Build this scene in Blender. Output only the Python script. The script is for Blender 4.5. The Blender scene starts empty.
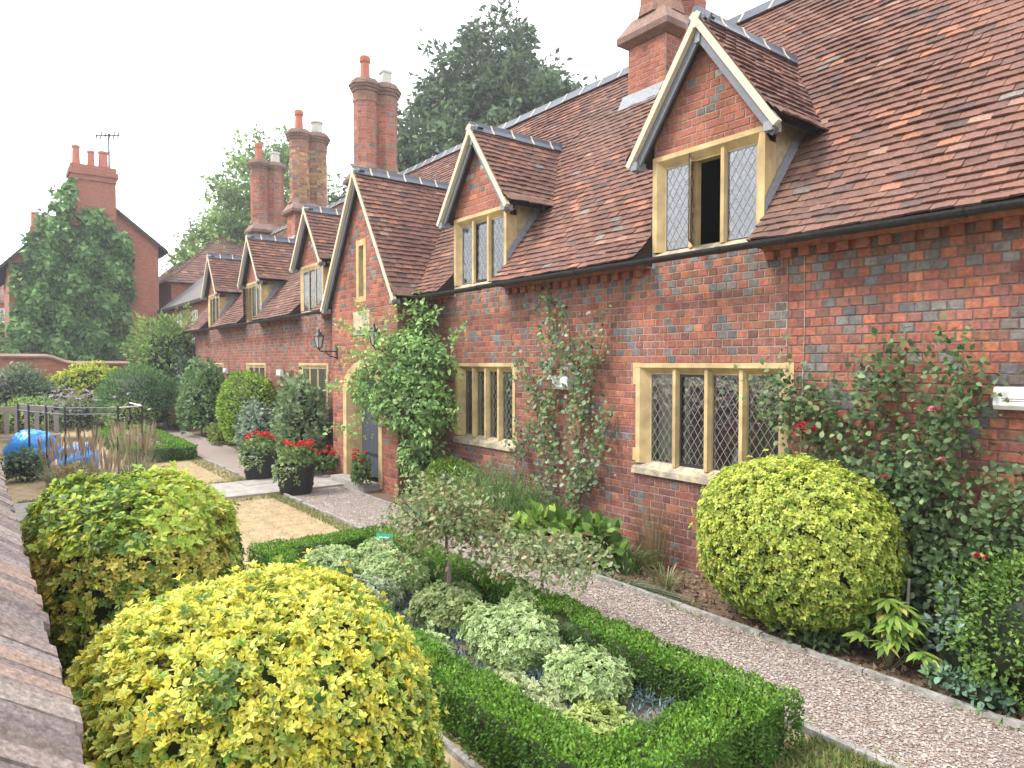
import bpy, math, random
import numpy as np
from mathutils import Vector, Matrix

# ------------------------------------------------------------------ camera, sky, sun, exposure
S = bpy.context.scene
COL = S.collection
cam_d = bpy.data.cameras.new("camera"); cam = bpy.data.objects.new("camera", cam_d); COL.objects.link(cam)
cam.location = (0, 0, 2.2)
cam.rotation_euler = (math.radians(90) - math.atan(21/683.), 0, math.radians(52.6))
cam_d.sensor_width = 36; cam_d.lens = 36*683./1024; cam_d.clip_start = .05; cam_d.clip_end = 3000
S.camera = cam
SUN_EL, SUN_AZ = math.radians(52), math.radians(205)      # azimuth measured from +Y clockwise seen from above
w = bpy.data.worlds.new("World"); S.world = w; w.use_nodes = True
nt = w.node_tree; nt.nodes.clear()
def N(t, nt=nt, **k):
    n = nt.nodes.new(t)
    for a, b in k.items(): setattr(n, a, b)
    return n
out = N('ShaderNodeOutputWorld'); bg = N('ShaderNodeBackground'); bg.inputs[1].default_value = .15
sky = N('ShaderNodeTexSky', sky_type='NISHITA', sun_disc=False); sky.sun_elevation = SUN_EL; sky.sun_rotation = SUN_AZ
sky.dust_density = 3.0; sky.air_density = 1.0
hs = N('ShaderNodeHueSaturation'); hs.inputs['Saturation'].default_value = .85
tc = N('ShaderNodeTexCoord'); nz = N('ShaderNodeTexNoise'); nz.inputs['Scale'].default_value = 2.6; nz.inputs['Detail'].default_value = 6
sep = N('ShaderNodeSeparateXYZ')
ma = N('ShaderNodeMath', operation='MULTIPLY_ADD'); ma.inputs[1].default_value = .16; ma.inputs[2].default_value = .12
ad = N('ShaderNodeMath', operation='ADD')
rp = N('ShaderNodeValToRGB'); rp.color_ramp.elements[0].position = .46; rp.color_ramp.elements[1].position = .62
mx = N('ShaderNodeMix', data_type='RGBA')
mx.inputs[7].default_value = (9.8, 10.1, 10.6, 1)          # cloud cover radiance before the background strength
L = nt.links.new
L(sky.outputs[0], hs.inputs['Color']); L(tc.outputs['Generated'], nz.inputs['Vector']); L(tc.outputs['Generated'], sep.inputs[0])
L(sep.outputs[1], ma.inputs[0]); L(nz.outputs[0], ad.inputs[0]); L(ma.outputs[0], ad.inputs[1]); L(ad.outputs[0], rp.inputs[0])
L(rp.outputs[0], mx.inputs[0]); L(hs.outputs[0], mx.inputs[6]); L(mx.outputs[2], bg.inputs[0]); L(bg.outputs[0], out.inputs[0])
sd = bpy.data.lights.new("sun", 'SUN'); sd.energy = 2.0; sd.angle = math.radians(14); sd.color = (1, .95, .87)
sun = bpy.data.objects.new("sun", sd); COL.objects.link(sun)
sdir = Vector((math.sin(SUN_AZ)*math.cos(SUN_EL), math.cos(SUN_AZ)*math.cos(SUN_EL), math.sin(SUN_EL)))
sun.rotation_euler = sdir.to_track_quat('Z', 'Y').to_euler()
S.view_settings.view_transform = 'Standard'; S.view_settings.look = 'None'; S.view_settings.gamma = 1
S.view_settings.exposure = 1.0
S.cycles.max_bounces = 6; S.cycles.transparent_max_bounces = 12

# ------------------------------------------------------------------ materials
def mat(name, col, rough=.85, noise=0., nscale=8., bump=0., bscale=40., attr=False, spec=.3, metal=0., trans=0., stretch=None, col2=None, stain=0.):
    m = bpy.data.materials.new(name); m.use_nodes = True; t = m.node_tree; b = t.nodes['Principled BSDF']; l = t.links.new
    b.inputs['Roughness'].default_value = rough; b.inputs['Specular IOR Level'].default_value = spec; b.inputs['Metallic'].default_value = metal
    tcn = N('ShaderNodeTexCoord', t); vec = tcn.outputs['Object']
    if stretch:
        mp = N('ShaderNodeMapping', t); mp.inputs['Scale'].default_value = stretch; l(vec, mp.inputs[0]); vec = mp.outputs[0]
    if attr:
        a = N('ShaderNodeAttribute', t); a.attribute_name = 'Col'; src = a.outputs['Color']
    else:
        r = N('ShaderNodeRGB', t); r.outputs[0].default_value = (*col, 1); src = r.outputs[0]
    if noise or col2:
        n = N('ShaderNodeTexNoise', t); n.inputs['Scale'].default_value = nscale; n.inputs['Detail'].default_value = 6; l(vec, n.inputs['Vector'])
        cr = N('ShaderNodeValToRGB', t); cr.color_ramp.elements[0].position = .35; cr.color_ramp.elements[1].position = .68; l(n.outputs[0], cr.inputs[0])
        if col2:
            x = N('ShaderNodeMix', t, data_type='RGBA'); l(cr.outputs[0], x.inputs[0]); l(src, x.inputs[6]); x.inputs[7].default_value = (*col2, 1); src = x.outputs[2]
        if noise:
            mr = N('ShaderNodeMapRange', t); mr.inputs[3].default_value = 1-noise; mr.inputs[4].default_value = 1+noise
            n2 = N('ShaderNodeTexNoise', t); n2.inputs['Scale'].default_value = nscale*3.1; n2.inputs['Detail'].default_value = 5; l(vec, n2.inputs['Vector'])
            l(n2.outputs[0], mr.inputs[0]); mr.inputs[1].default_value = .3; mr.inputs[2].default_value = .7
            x = N('ShaderNodeMix', t, data_type='RGBA', blend_type='MULTIPLY'); x.inputs[0].default_value = 1; l(src, x.inputs[6]); l(mr.outputs[0], x.inputs[7]); src = x.outputs[2]
    if stain:
        mp2 = N('ShaderNodeMapping', t); mp2.inputs['Scale'].default_value = (1.1,1.1,.35); l(tcn.outputs['Object'], mp2.inputs[0])
        n3 = N('ShaderNodeTexNoise', t); n3.inputs['Scale'].default_value = 1.6; n3.inputs['Detail'].default_value = 7; n3.inputs['Roughness'].default_value = .65; l(mp2.outputs[0], n3.inputs['Vector'])
        m3 = N('ShaderNodeMapRange', t); m3.inputs[1].default_value = .32; m3.inputs[2].default_value = .68; m3.inputs[3].default_value = 1-stain; m3.inputs[4].default_value = 1+stain*.6; l(n3.outputs[0], m3.inputs[0])
        x = N('ShaderNodeMix', t, data_type='RGBA', blend_type='MULTIPLY'); x.inputs[0].default_value = 1; l(src, x.inputs[6]); l(m3.outputs[0], x.inputs[7]); src = x.outputs[2]
    l(src, b.inputs['Base Color'])
    if bump:
        n = N('ShaderNodeTexNoise', t); n.inputs['Scale'].default_value = bscale; n.inputs['Detail'].default_value = 5; l(vec, n.inputs['Vector'])
        bp = N('ShaderNodeBump', t); bp.inputs['Strength'].default_value = bump; bp.inputs['Distance'].default_value = .01; l(n.outputs[0], bp.inputs['Height']); l(bp.outputs[0], b.inputs['Normal'])
    if trans:
        tr = N('ShaderNodeBsdfTranslucent', t); ms = N('ShaderNodeMixShader', t); ms.inputs[0].default_value = trans
        l(src, tr.inputs[0]); l(b.outputs[0], ms.inputs[1]); l(tr.outputs[0], ms.inputs[2]); l(ms.outputs[0], t.nodes['Material Output'].inputs[0])
    return m
M = {}
M['brick'] = mat('brick', (0,0,0), .9, .25, 9, .6, 60, attr=True, spec=.15, stain=.32)
M['mortar'] = mat('mortar', (.23,.19,.16), .95, .3, 20, .4, 80, spec=.1, attr=True, stain=.3)
M['tile'] = mat('roof_tile', (0,0,0), .82, .28, 16, .5, 50, attr=True, spec=.25, stain=.2)
M['deck'] = mat('roof_batten', (.03,.022,.02), .95)
M['stone'] = mat('bath_stone', (.60,.44,.22), .9, .16, 2.6, .35, 50, spec=.15, col2=(.43,.32,.17), stain=.22)
M['stone_weathered'] = mat('weathered_stone', (.5,.41,.27), .9, .3, 6, .5, 40, spec=.15, col2=(.28,.25,.2))
M['render_buff'] = mat('buff_render', (.42,.33,.19), .9, .2, 4, .3, 30, col2=(.22,.19,.14))
M['lead'] = mat('lead_sheet', (.22,.23,.25), .55, .2, 8, .2, 20, spec=.4)
M['came'] = mat('lead_came', (.22,.225,.23), .5, spec=.4)
M['ridge'] = mat('blue_ridge_tile', (.075,.085,.11), .5, .25, 9, .2, 30, spec=.5)
M['cream'] = mat('lime_mortar', (.62,.53,.38), .9, .15, 20, .4, 60)
M['paint_grey'] = mat('grey_paint', (.15,.16,.185), .5, .12, 12, spec=.4)
M['dark_wood'] = mat('dark_soffit', (.04,.035,.035), .8)
M['black'] = mat('black_iron', (.022,.022,.024), .5, .4, 12, .25, 30, spec=.4)
M['door'] = mat('slate_blue_door_paint', (.055,.065,.085), .5, .15, 10, spec=.4)
M['white'] = mat('white_plastic', (.72,.72,.68), .5, .06, 6, spec=.4)
M['white_paint'] = mat('white_paint', (.75,.75,.74), .6)
M['curtain'] = mat('cream_curtain', (.55,.50,.40), .9, .12, 6)
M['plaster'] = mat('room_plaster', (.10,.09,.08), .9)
M['soil'] = mat('garden_soil', (.115,.075,.05), .95, .35, 14, .9, 40, col2=(.19,.14,.095))
M['lawn'] = mat('dry_lawn', (.38,.285,.175), .95, .25, 2.2, .6, 90, col2=(.35,.265,.14))
M['ground'] = mat('earth', (.16,.14,.08), .95, .3, 2, .4, 30, col2=(.09,.12,.04))
M['gravelbed'] = mat('gravel_bed', (.29,.24,.205), .95, .4, 60, .9, 150, col2=(.27,.205,.175))
M['pebble'] = mat('pebbles', (0,0,0), .85, .1, 30, attr=True, spec=.25)
M['slab'] = mat('paving_stone', (.36,.33,.30), .9, .15, 5, .4, 50, col2=(.28,.26,.235))
M['kerb'] = mat('concrete_edging', (.34,.325,.30), .9, .3, 9, .4, 60, col2=(.20,.19,.165))
M['coping'] = mat('coping_tile', (0,0,0), .88, .35, 18, .6, 60, attr=True, spec=.2)
M['bark'] = mat('bark', (.14,.105,.075), .95, .3, 20, .6, 50)
M['stem'] = mat('green_brown_stem', (.13,.12,.06), .9, .3, 20)
M['leaf'] = mat('leaf', (0,0,0), .48, attr=True, spec=.4, trans=.36)
M['leaf_matt'] = mat('leaf_matt', (0,0,0), .7, attr=True, spec=.2, trans=.2)
M['petal'] = mat('petal', (0,0,0), .65, attr=True, spec=.2, trans=.2)
M['tub'] = mat('black_tub', (.018,.018,.02), .5, .3, 10, spec=.4)
M['timber'] = mat('weathered_timber', (.25,.22,.20), .9, .3, 12, .4, 40, stretch=(1,6,1))
M['tarp'] = mat('blue_tarpaulin', (.03,.25,.66), .3, .15, 6, 1., 7, spec=.5)
M['sign_green'] = mat('green_plate', (.02,.33,.20), .4, spec=.5)
M['pot_red'] = mat('terracotta_pot', (.42,.14,.09), .8, .2, 10)
M['pot_grey'] = mat('buff_grey_pot', (.48,.46,.42), .8, .2, 10)
M['farbrick'] = mat('far_brick', (.34,.135,.085), .9, .3, 3, stretch=(1,1,5), col2=(.26,.10,.07))
M['slate'] = mat('slate_roof', (.13,.115,.11), .7, .25, 6, stretch=(1,1,4))
M['lampglass'] = mat('lamp_glass', (.45,.45,.42), .2, spec=.5)
def glass_mat():
    m = bpy.data.materials.new('old_leaded_glass'); m.use_nodes = True; t = m.node_tree; t.nodes.clear(); l = t.links.new
    o = N('ShaderNodeOutputMaterial', t); tr = N('ShaderNodeBsdfTransparent', t); gl = N('ShaderNodeBsdfGlossy', t); ms = N('ShaderNodeMixShader', t)
    tr.inputs[0].default_value = (.8,.83,.82,1); gl.inputs['Roughness'].default_value = .03
    tcn = N('ShaderNodeTexCoord', t); vo = N('ShaderNodeTexNoise', t); vo.inputs['Scale'].default_value = 9; l(tcn.outputs['Object'], vo.inputs['Vector'])
    bp = N('ShaderNodeBump', t); bp.inputs['Strength'].default_value = .45; bp.inputs['Distance'].default_value = .02; l(vo.outputs[0], bp.inputs['Height'])
    l(bp.outputs[0], gl.inputs['Normal'])
    lw = N('ShaderNodeLayerWeight', t); lw.inputs[0].default_value = .35
    mr = N('ShaderNodeMapRange', t); mr.inputs[3].default_value = .26; mr.inputs[4].default_value = .9; l(lw.outputs['Fresnel'], mr.inputs[0])
    l(mr.outputs[0], ms.inputs[0]); l(tr.outputs[0], ms.inputs[1]); l(gl.outputs[0], ms.inputs[2]); l(ms.outputs[0], o.inputs[0]); return m
M['glass'] = glass_mat()

# ------------------------------------------------------------------ mesh helpers
class MB:
    def __init__(s): s.v=[]; s.f=[]; s.c=[]; s.m=[]; s.mats=[]
    def mi(s, m):
        if m not in s.mats: s.mats.append(m)
        return s.mats.index(m)
    def face(s, pts, m, c=(.5,.5,.5)):
        i = len(s.v); s.v += [tuple(p) for p in pts]; s.c += [c]*len(pts); s.f.append(tuple(range(i, i+len(pts)))); s.m.append(s.mi(m))
    def box(s, x0,x1,y0,y1,z0,z1, m, c=(.5,.5,.5), T=None, ch=0.):
        if x1<x0: x0,x1=x1,x0
        if y1<y0: y0,y1=y1,y0
        if z1<z0: z0,z1=z1,z0
        P=[(x,y,z) for z in (z0,z1) for y in (y0,y1) for x in (x0,x1)]
        if T is not None: P=[tuple(T @ Vector(p)) for p in P]
        i=len(s.v); s.v+=P; s.c+=[c]*8
        for q in ((0,2,3,1),(4,5,7,6),(0,1,5,4),(2,6,7,3),(0,4,6,2),(1,3,7,5)): s.f.append(tuple(i+k for k in q)); s.m.append(s.mi(m))
    def prism(s, poly, axis, a0, a1, m, c=(.5,.5,.5)):
        """poly: list of 2D points; axis 'x': (y,z) extruded in x; 'z': (x,y) extruded in z; 'y': (x,z) extruded in y"""
        f={'x':lambda p,a:(a,p[0],p[1]),'y':lambda p,a:(p[0],a,p[1]),'z':lambda p,a:(p[0],p[1],a)}[axis]
        i=len(s.v); n=len(poly); s.v+=[f(p,a0) for p in poly]+[f(p,a1) for p in poly]; s.c+=[c]*(2*n); k=s.mi(m)
        s.f.append(tuple(range(i,i+n))[::-1]); s.m.append(k); s.f.append(tuple(range(i+n,i+2*n))); s.m.append(k)
        for j in range(n): s.f.append((i+j,i+(j+1)%n,i+n+(j+1)%n,i+n+j)); s.m.append(k)
    def tube(s, pts, r, m, n=6, c=(.5,.5,.5), cap=True):
        pts=[Vector(p) for p in pts]; R=r if isinstance(r,(list,tuple)) else [r]*len(pts); rings=[]
        for j,p in enumerate(pts):
            d=(pts[min(j+1,len(pts)-1)]-pts[max(j-1,0)]).normalized(); a=d.orthogonal().normalized()
            if abs(d.z)<.95: a=d.cross(Vector((0,0,1))).normalized()
            b=d.cross(a); i=len(s.v)
            s.v+=[tuple(p+R[j]*(math.cos(2*math.pi*k/n)*a+math.sin(2*math.pi*k/n)*b)) for k in range(n)]; s.c+=[c]*n; rings.append(i)
        mk=s.mi(m)
        for q in range(len(rings)-1):
            for k in range(n): s.f.append((rings[q]+k,rings[q]+(k+1)%n,rings[q+1]+(k+1)%n,rings[q+1]+k)); s.m.append(mk)
        if cap: s.f.append(tuple(rings[0]+k for k in range(n))[::-1]); s.m.append(mk); s.f.append(tuple(rings[-1]+k for k in range(n))); s.m.append(mk)
    def lathe(s, prof, cx, cy, m, n=16, c=(.5,.5,.5), sy=1., capb=True):
        rings=[]
        for r,z in prof:
            i=len(s.v); s.v+=[(cx+r*math.cos(2*math.pi*(k+.5)/n), cy+sy*r*math.sin(2*math.pi*(k+.5)/n), z) for k in range(n)]; s.c+=[c]*n; rings.append(i)
        mk=s.mi(m)
        for q in range(len(rings)-1):
            for k in range(n): s.f.append((rings[q]+k,rings[q]+(k+1)%n,rings[q+1]+(k+1)%n,rings[q+1]+k)); s.m.append(mk)
        if capb: s.f.append(tuple(rings[0]+k for k in range(n))[::-1]); s.m.append(mk); s.f.append(tuple(rings[-1]+k for k in range(n))); s.m.append(mk)
    def build(s, name, parent=None, smooth=False, loc=None):
        me=bpy.data.meshes.new(name); me.from_pydata(s.v,[],s.f)
        for m in s.mats: me.materials.append(M[m])
        me.polygons.foreach_set('material_index', s.m)
        a=me.color_attributes.new('Col','FLOAT_COLOR','POINT'); c=np.ones((len(s.v),4),np.float32); c[:,:3]=np.array(s.c,np.float32).reshape(-1,3); a.data.foreach_set('color',c.ravel())
        if smooth: me.polygons.foreach_set('use_smooth',[True]*len(me.polygons))
        me.update(); o=bpy.data.objects.new(name,me); COL.objects.link(o)
        if parent: o.parent=parent; o.matrix_parent_inverse=Matrix.Translation(-Vector(parent_loc(parent)))
        return o
def parent_loc(p):
    v=Vector(p.location); q=p.parent
    return v if q is None else v          # parts themselves sit at the origin of the world frame
def np_mesh(name, V, tris, quads, C, matname, parent=None):
    V=np.asarray(V,np.float32); me=bpy.data.meshes.new(name); me.vertices.add(len(V)); me.vertices.foreach_set('co',V.ravel())
    tris=np.zeros((0,3),np.int32) if tris is None else np.asarray(tris,np.int32); quads=np.zeros((0,4),np.int32) if quads is None else np.asarray(quads,np.int32)
    li=np.concatenate([tris.ravel(),quads.ravel()]); ls=np.concatenate([np.arange(len(tris))*3, len(tris)*3+np.arange(len(quads))*4])
    lt=np.concatenate([np.full(len(tris),3),np.full(len(quads),4)])
    me.loops.add(len(li)); me.loops.foreach_set('vertex_index',li.astype(np.int32)); me.polygons.add(len(ls))
    me.polygons.foreach_set('loop_start',ls.astype(np.int32)); me.polygons.foreach_set('loop_total',lt.astype(np.int32))
    a=me.color_attributes.new('Col','FLOAT_COLOR','POINT'); c=np.ones((len(V),4),np.float32); c[:,:3]=C; a.data.foreach_set('color',c.ravel())
    me.materials.append(M[matname]); me.update(calc_edges=True); me.validate(); o=bpy.data.objects.new(name,me); COL.objects.link(o)
    if parent: o.parent=parent; o.matrix_parent_inverse=Matrix.Translation(-Vector(parent_loc(parent)))
    return o
def tag(o, label=None, cat=None, group=None, kind=None):
    if label: o['label']=label
    if cat: o['category']=cat
    if group: o['group']=group
    if kind: o['kind']=kind
    return o
def thing(name, loc, label, cat, group=None):
    o=bpy.data.objects.new(name,None); COL.objects.link(o); o.location=loc; o.empty_display_size=.1
    return tag(o,label,cat,group)
def struct(mb, name): return tag(mb.build(name), kind='structure')
def mixc(a,b,t): return tuple(a[i]*(1-t)+b[i]*t for i in range(3))

# ------------------------------------------------------------------ brick and tile courses (every brick and tile is real relief inside its part's mesh)
rnd=random.Random(5)
OR=[(.36,.128,.082),(.335,.124,.087),(.31,.116,.082),(.385,.15,.09),(.285,.114,.086),(.27,.12,.095)]
GR=[(.175,.16,.155),(.15,.14,.145),(.20,.18,.165),(.165,.14,.125)]
PL=[(.225,.10,.085),(.195,.09,.08),(.25,.11,.085)]
def bcol(pal): c=rnd.choice(pal); k=rnd.uniform(.82,1.15); return (c[0]*k,c[1]*k,c[2]*k)
def brick_panel(mb, O, U, Nn, z0, z1, ints, colf, sp, course=.08, proud=.006, u_grid=0., pitch=.115, mort=False):
    """courses of bricks on a vertical plane: O origin, U unit direction along the course, Nn outward; ints(z)->[(u0,u1)]"""
    O=Vector(O); U=Vector(U); Nn=Vector(Nn); Z=Vector((0,0,1)); n=int(math.ceil((z1-z0)/course-1e-6))
    for i in range(n):
        za=z0+i*course; zb=min(z1,za+course)
        for (a,b) in ints(.5*(za+zb)):
            if b-a<.01: continue
            mb.face([O+U*a+Z*za,O+U*b+Z*za,O+U*b+Z*zb,O+U*a+Z*zb],'mortar',(.15,.11,.095) if (mort and a>-3.45) else (.31,.245,.205))
            if zb-za<.03: continue
            sh=(i%2)*pitch*.5+u_grid; k=int(math.floor((a-sh)/pitch)); 
            while True:
                u0=k*pitch+sh
                if u0>=b-.02: break
                ln=2 if rnd.random()<sp(i,u0,za) else 1
                u1=u0+ln*pitch; ua=max(u0,a)+.005; ub=min(u1,b)-.005
                if ub-ua>.015:
                    c=colf(i,k,ln,.5*(ua+ub),za); p=proud*rnd.uniform(.5,1.3); j=.0025; e=.005
                    q0,q1=ua+rnd.uniform(-j,j),ub+rnd.uniform(-j,j); r0,r1=za+.004+rnd.uniform(-j,j),zb-.005+rnd.uniform(-j,j)
                    B=[O+U*q0+Z*r0,O+U*q1+Z*r0,O+U*q1+Z*r1,O+U*q0+Z*r1]
                    T=[O+U*(q0+e)+Z*(r0+e)+Nn*p,O+U*(q1-e)+Z*(r0+e)+Nn*p,O+U*(q1-e)+Z*(r1-e)+Nn*p,O+U*(q0+e)+Z*(r1-e)+Nn*p]
                    s=len(mb.v); mb.v+=[tuple(x) for x in B+T]; mb.c+=[c]*8; mk=mb.mi('brick')
                    mb.f+=[(s+4,s+5,s+6,s+7),(s,s+1,s+5,s+4),(s+1,s+2,s+6,s+5),(s+2,s+3,s+7,s+6),(s+3,s,s+4,s+7)]; mb.m+=[mk]*5
                k+=ln
def minus(base, holes):
    r=[base]
    for (h0,h1) in holes:
        q=[]
        for (a,b) in r:
            if h1<=a or h0>=b: q.append((a,b)); continue
            if h0>a: q.append((a,h0))
            if h1<b: q.append((h1,b))
        r=q
    return r
TC=[(.172,.086,.063),(.158,.080,.061),(.186,.092,.066),(.143,.074,.058),(.162,.084,.067),(.135,.074,.06)]
def tcol(u=0, v=0, mossy=0.):
    r=rnd.random(); k=rnd.uniform(.88,1.13)
    patch=math.sin(u*1.7+1.3*math.sin(v*2.1))*math.sin(v*1.9+u*.6); p2=math.sin(u*.9+2)*math.sin(v*1.3+u*.4)
    if r<.035+.05*max(0,patch): c=(.26,.118,.075)
    elif r<.07: c=(.245,.145,.11)
    elif r<.08: c=(.165,.145,.125)
    elif r<.13-.06*patch: c=(.10,.066,.057)
    else: c=rnd.choice(TC)
    if p2>.25: c=mixc(c,(.115,.078,.06),.5*p2)
    k*=1.1; return (c[0]*k,c[1]*k,c[2]*k)
def tile_slope(mb, P, U, prof, ints, gauge=.1, wid=.165, th=.017, phase=0.):
    """rows of overlapping plain tiles. P(s)->(point on slope at u=0, up-slope direction, normal); prof = slope length; ints(s)->[(u0,u1)]"""
    U=Vector(U); n=int(prof/gauge)
    for i in range(n+1):
        s=i*gauge
        p,t,nn=P(s); 
        for (a,b) in ints(s+.03):
            if b-a<.03: continue
            p2=p+t*(gauge+.004)
            mb.face([p+U*a-nn*.012,p+U*b-nn*.012,p2+U*b-nn*.012,p2+U*a-nn*.012],'deck')
            sh=(i%2)*wid*.5+phase; k=int(math.floor((a-sh)/wid))
            while k*wid+sh<b-.012:
                ua=max(a,k*wid+sh)+.002; ub=min(b,(k+1)*wid+sh)-.002; k+=1
                if ub-ua<.012: continue
                c=tcol(ua,s); dz=rnd.uniform(-.003,.007)+.006*math.sin(ua*2.3+s*1.1); tl=rnd.uniform(-.006,.006); jl=rnd.uniform(-.010,.008)+.012*math.sin(ua*1.9+s*2.2)*math.sin(ua*.7); sg=rnd.uniform(0,.005)
                b0=p+t*(jl-.004)+nn*(th+dz-tl+.004); b1=p+t*(jl-.004)+nn*(th+dz+tl+.004); e0=p2+t*.012+nn*(.001+dz*.3)
                V=[b0+U*ua-nn*th, b1+U*ub-nn*th, b0+U*ua, b0+(b1-b0)*.5+U*(.5*(ua+ub))+nn*sg, b1+U*ub, e0+U*ua, e0+U*(.5*(ua+ub))+nn*sg, e0+U*ub]
                q=len(mb.v); mb.v+=[tuple(x) for x in V]; mb.c+=[c]*8; mk=mb.mi('tile')
                mb.f+=[(q,q+1,q+4,q+3,q+2),(q+2,q+3,q+6,q+5),(q+3,q+4,q+7,q+6),(q,q+2,q+5),(q+1,q+7,q+4)]; mb.m+=[mk]*5

# ------------------------------------------------------------------ the ground and its surfaces
g=MB(); g.face([(-700,-700,-.02),(700,-700,-.02),(700,700,-.02),(-700,700,-.02)],'ground'); struct(g,'ground')
def sheet(name,m,x0,x1,y0,y1,z,nx=1,ny=1):
    b=MB(); b.face([(x0,y0,z),(x1,y0,z),(x1,y1,z),(x0,y1,z)],m); return struct(b,name)
sheet('lawn','lawn',-27.5,3,-.6,3.84,-.006)
sheet('soil_bed','soil',-27.5,3,4.88,5.79,.004)
sheet('gravel_path','gravelbed',-27.5,3,3.84,4.88,0.)
b=MB()                                                   # stone path to the door, in slabs
yy=.1
while yy<5.2:
    d=rnd.uniform(.55,.8); y2=min(5.26,yy+d); xm=-12.25+rnd.uniform(-.25,.25)
    for (xa,xb) in ((-12.95,xm),(xm,-11.5)): b.box(xa+.006,xb-.006,yy+.006,y2-.006,-.05,.03+rnd.uniform(0,.006),'slab')
    yy=y2
b.box(-12.1,-10.7,5.0,5.3,-.05,.12,'slab'); struct(b,'stone_path')
b=MB(); xx=-27.4
while xx<3:                                              # concrete edging strips either side of the gravel
    x2=xx+rnd.uniform(.8,1.0)
    for (ya,yb) in ((3.82,3.86),(4.86,4.91)):
        if x2<-13 or xx>-11.5: b.box(xx+.004,x2-.004,ya+rnd.uniform(-.006,.006),yb+rnd.uniform(-.006,.006),-.05,.035+rnd.uniform(-.006,.012),'kerb')
    xx=x2
b.box(-7.3,-1.6,2.02,2.06,-.05,.03,'kerb'); struct(b,'path_kerb')
def pebbles(n, x0,x1,y0,y1,z,size,seed):
    r=np.random.default_rng(seed); P=np.stack([r.uniform(x0,x1,n),r.uniform(y0,y1,n),np.full(n,z)+r.uniform(0,.004,n)],1)
    base=np.array([(1,0,0),(0,1,0),(-1,0,0),(0,-1,0),(0,0,.6),(.75,.75,.25),(-.75,.75,.25),(-.75,-.75,.25),(.75,-.75,.25)],float)
    s=size*r.uniform(.5,1.3,(n,1,1))*r.uniform(.7,1.25,(n,1,3)); a=r.uniform(0,6.28,n); ca,sa=np.cos(a),np.sin(a)
    B=base[None]*s; X=B[:,:,0]*ca[:,None]-B[:,:,1]*sa[:,None]; Y=B[:,:,0]*sa[:,None]+B[:,:,1]*ca[:,None]
    V=np.stack([X,Y,B[:,:,2]],2)+P[:,None,:]
    t=np.array([(0,5,4),(5,1,4),(1,6,4),(6,2,4),(2,7,4),(7,3,4),(3,8,4),(8,0,4)])
    T=(t[None]+np.arange(n)[:,None,None]*9).reshape(-1,3)
    pal=np.array([(.44,.34,.28),(.36,.26,.21),(.50,.42,.35),(.30,.20,.17),(.40,.28,.22),(.33,.27,.24),(.52,.44,.38)])
    c=np.array([.80,.86,.90])*pal[r.integers(0,len(pal),n)]*r.uniform(.8,1.15,(n,1)); return V.reshape(-1,3),T,np.repeat(c,9,0)
A=[pebbles(24000,-5.6,-.9,3.87,4.86,.002,.0085,1),pebbles(16000,-11.4,-5.6,3.87,4.86,.002,.0105,2)]
V=np.concatenate([A[0][0],A[1][0]]);T=np.concatenate([A[0][1],A[1][1]+len(A[0][0])]);C=np.concatenate([A[0][2],A[1][2]])
tag(np_mesh('gravel',V,T,None,C,'pebble'),'pinkish buff gravel covering the garden path','gravel',kind='stuff')

# ------------------------------------------------------------------ the row of brick almshouses
FY=5.8; X0,X1=-26.1,3.0
PC,PW,PO,PAP,PEV,PY=-11.35,1.33,1.5,5.61,3.26,5.3        # porch: centre, half wall, half roof, apex, eave, front plane
PSL=(PAP-PEV)/PO
DORM=[-4.36,-8.38,-15.0,-19.25,-23.45]; DW=.68; DO=.9; DAP=5.66; DEV=4.40; DSL=(DAP-DEV)/DO
WINS=[(-5.27,-3.41,4),(-9.02,-7.5,4),(-15.8,-14.12,3),(-19.96,-18.3,3),(-24.3,-22.4,3)]
WZ0,WZ1=.97,2.2
house=thing('almshouse_row',(-11,5.8,0),'long row of red brick almshouses with tiled dormers and stone mullioned windows','building')
YB,ZB=5.8,3.60; YE,ZE=5.50,3.31; YR,ZR=8.45,7.0
def roofz(y): return ZE+(ZB-ZE)*(y-YE)/(YB-YE) if y<YB else ZB+(ZR-ZB)*(y-YB)/(YR-YB)
def roofy(z): return YE+(z-ZE)*(YB-YE)/(ZB-ZE) if z<ZB else YB+(z-ZB)*(YR-YB)/(ZR-ZB)
def diag(i,u,z):                                     # stepped diagonal lines of grey headers, half a header per course
    q=u/.115; return ((q+.5*i)%14<1 or (q-.5*i)%14<1)
def sp_main(i,u,z):
    if z>2.86 or (z<2.3 and diag(i,u+.05,z)) or 2.3<z<2.75: return 0.
    if u>-3.44: return .10
    return .62 if i%3==1 else .14
BR=[(.25,.12,.08),(.22,.11,.075),(.28,.13,.085),(.20,.10,.08)]
def col_main(i,k,ln,u,z):
    if z>2.90 and ln==1 and (k%2==0): return bcol(GR) if rnd.random()<.7 else bcol(BR)
    if 2.34<z<2.74:
        ph=(u/.115)%5.5; d=abs(z-2.54)
        if abs(ph-2.5)<1.1-d*8 and rnd.random()<.9: return bcol(GR)
    if z<2.3 and ln==1 and diag(i,u,z) and rnd.random()<(.8 if u>-3.6 else .4): return bcol(GR)
    r=rnd.random()
    if r<.075 and ln==1: return bcol(GR)
    if z<.95 and u<-3.5: return bcol(PL) if rnd.random()<.75 else bcol(OR)
    if r<.22: return bcol(BR)
    if r<.34: return bcol(PL)
    return bcol(OR)
def ints_main(z):
    h=[]
    if z>WZ0-.01:
        for (a,b_,n) in WINS:
            if z<WZ1: h.append((a+.03,b_-.03))
    if z<3.3: h.append((PC-PW+.02,PC+PW-.02))
    if z>3.22: return [(c-DW+.02,c+DW-.02) for c in DORM]
    return [q for q in minus((X0,-3.44),h)]+minus((-3.436,X1),h)
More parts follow.
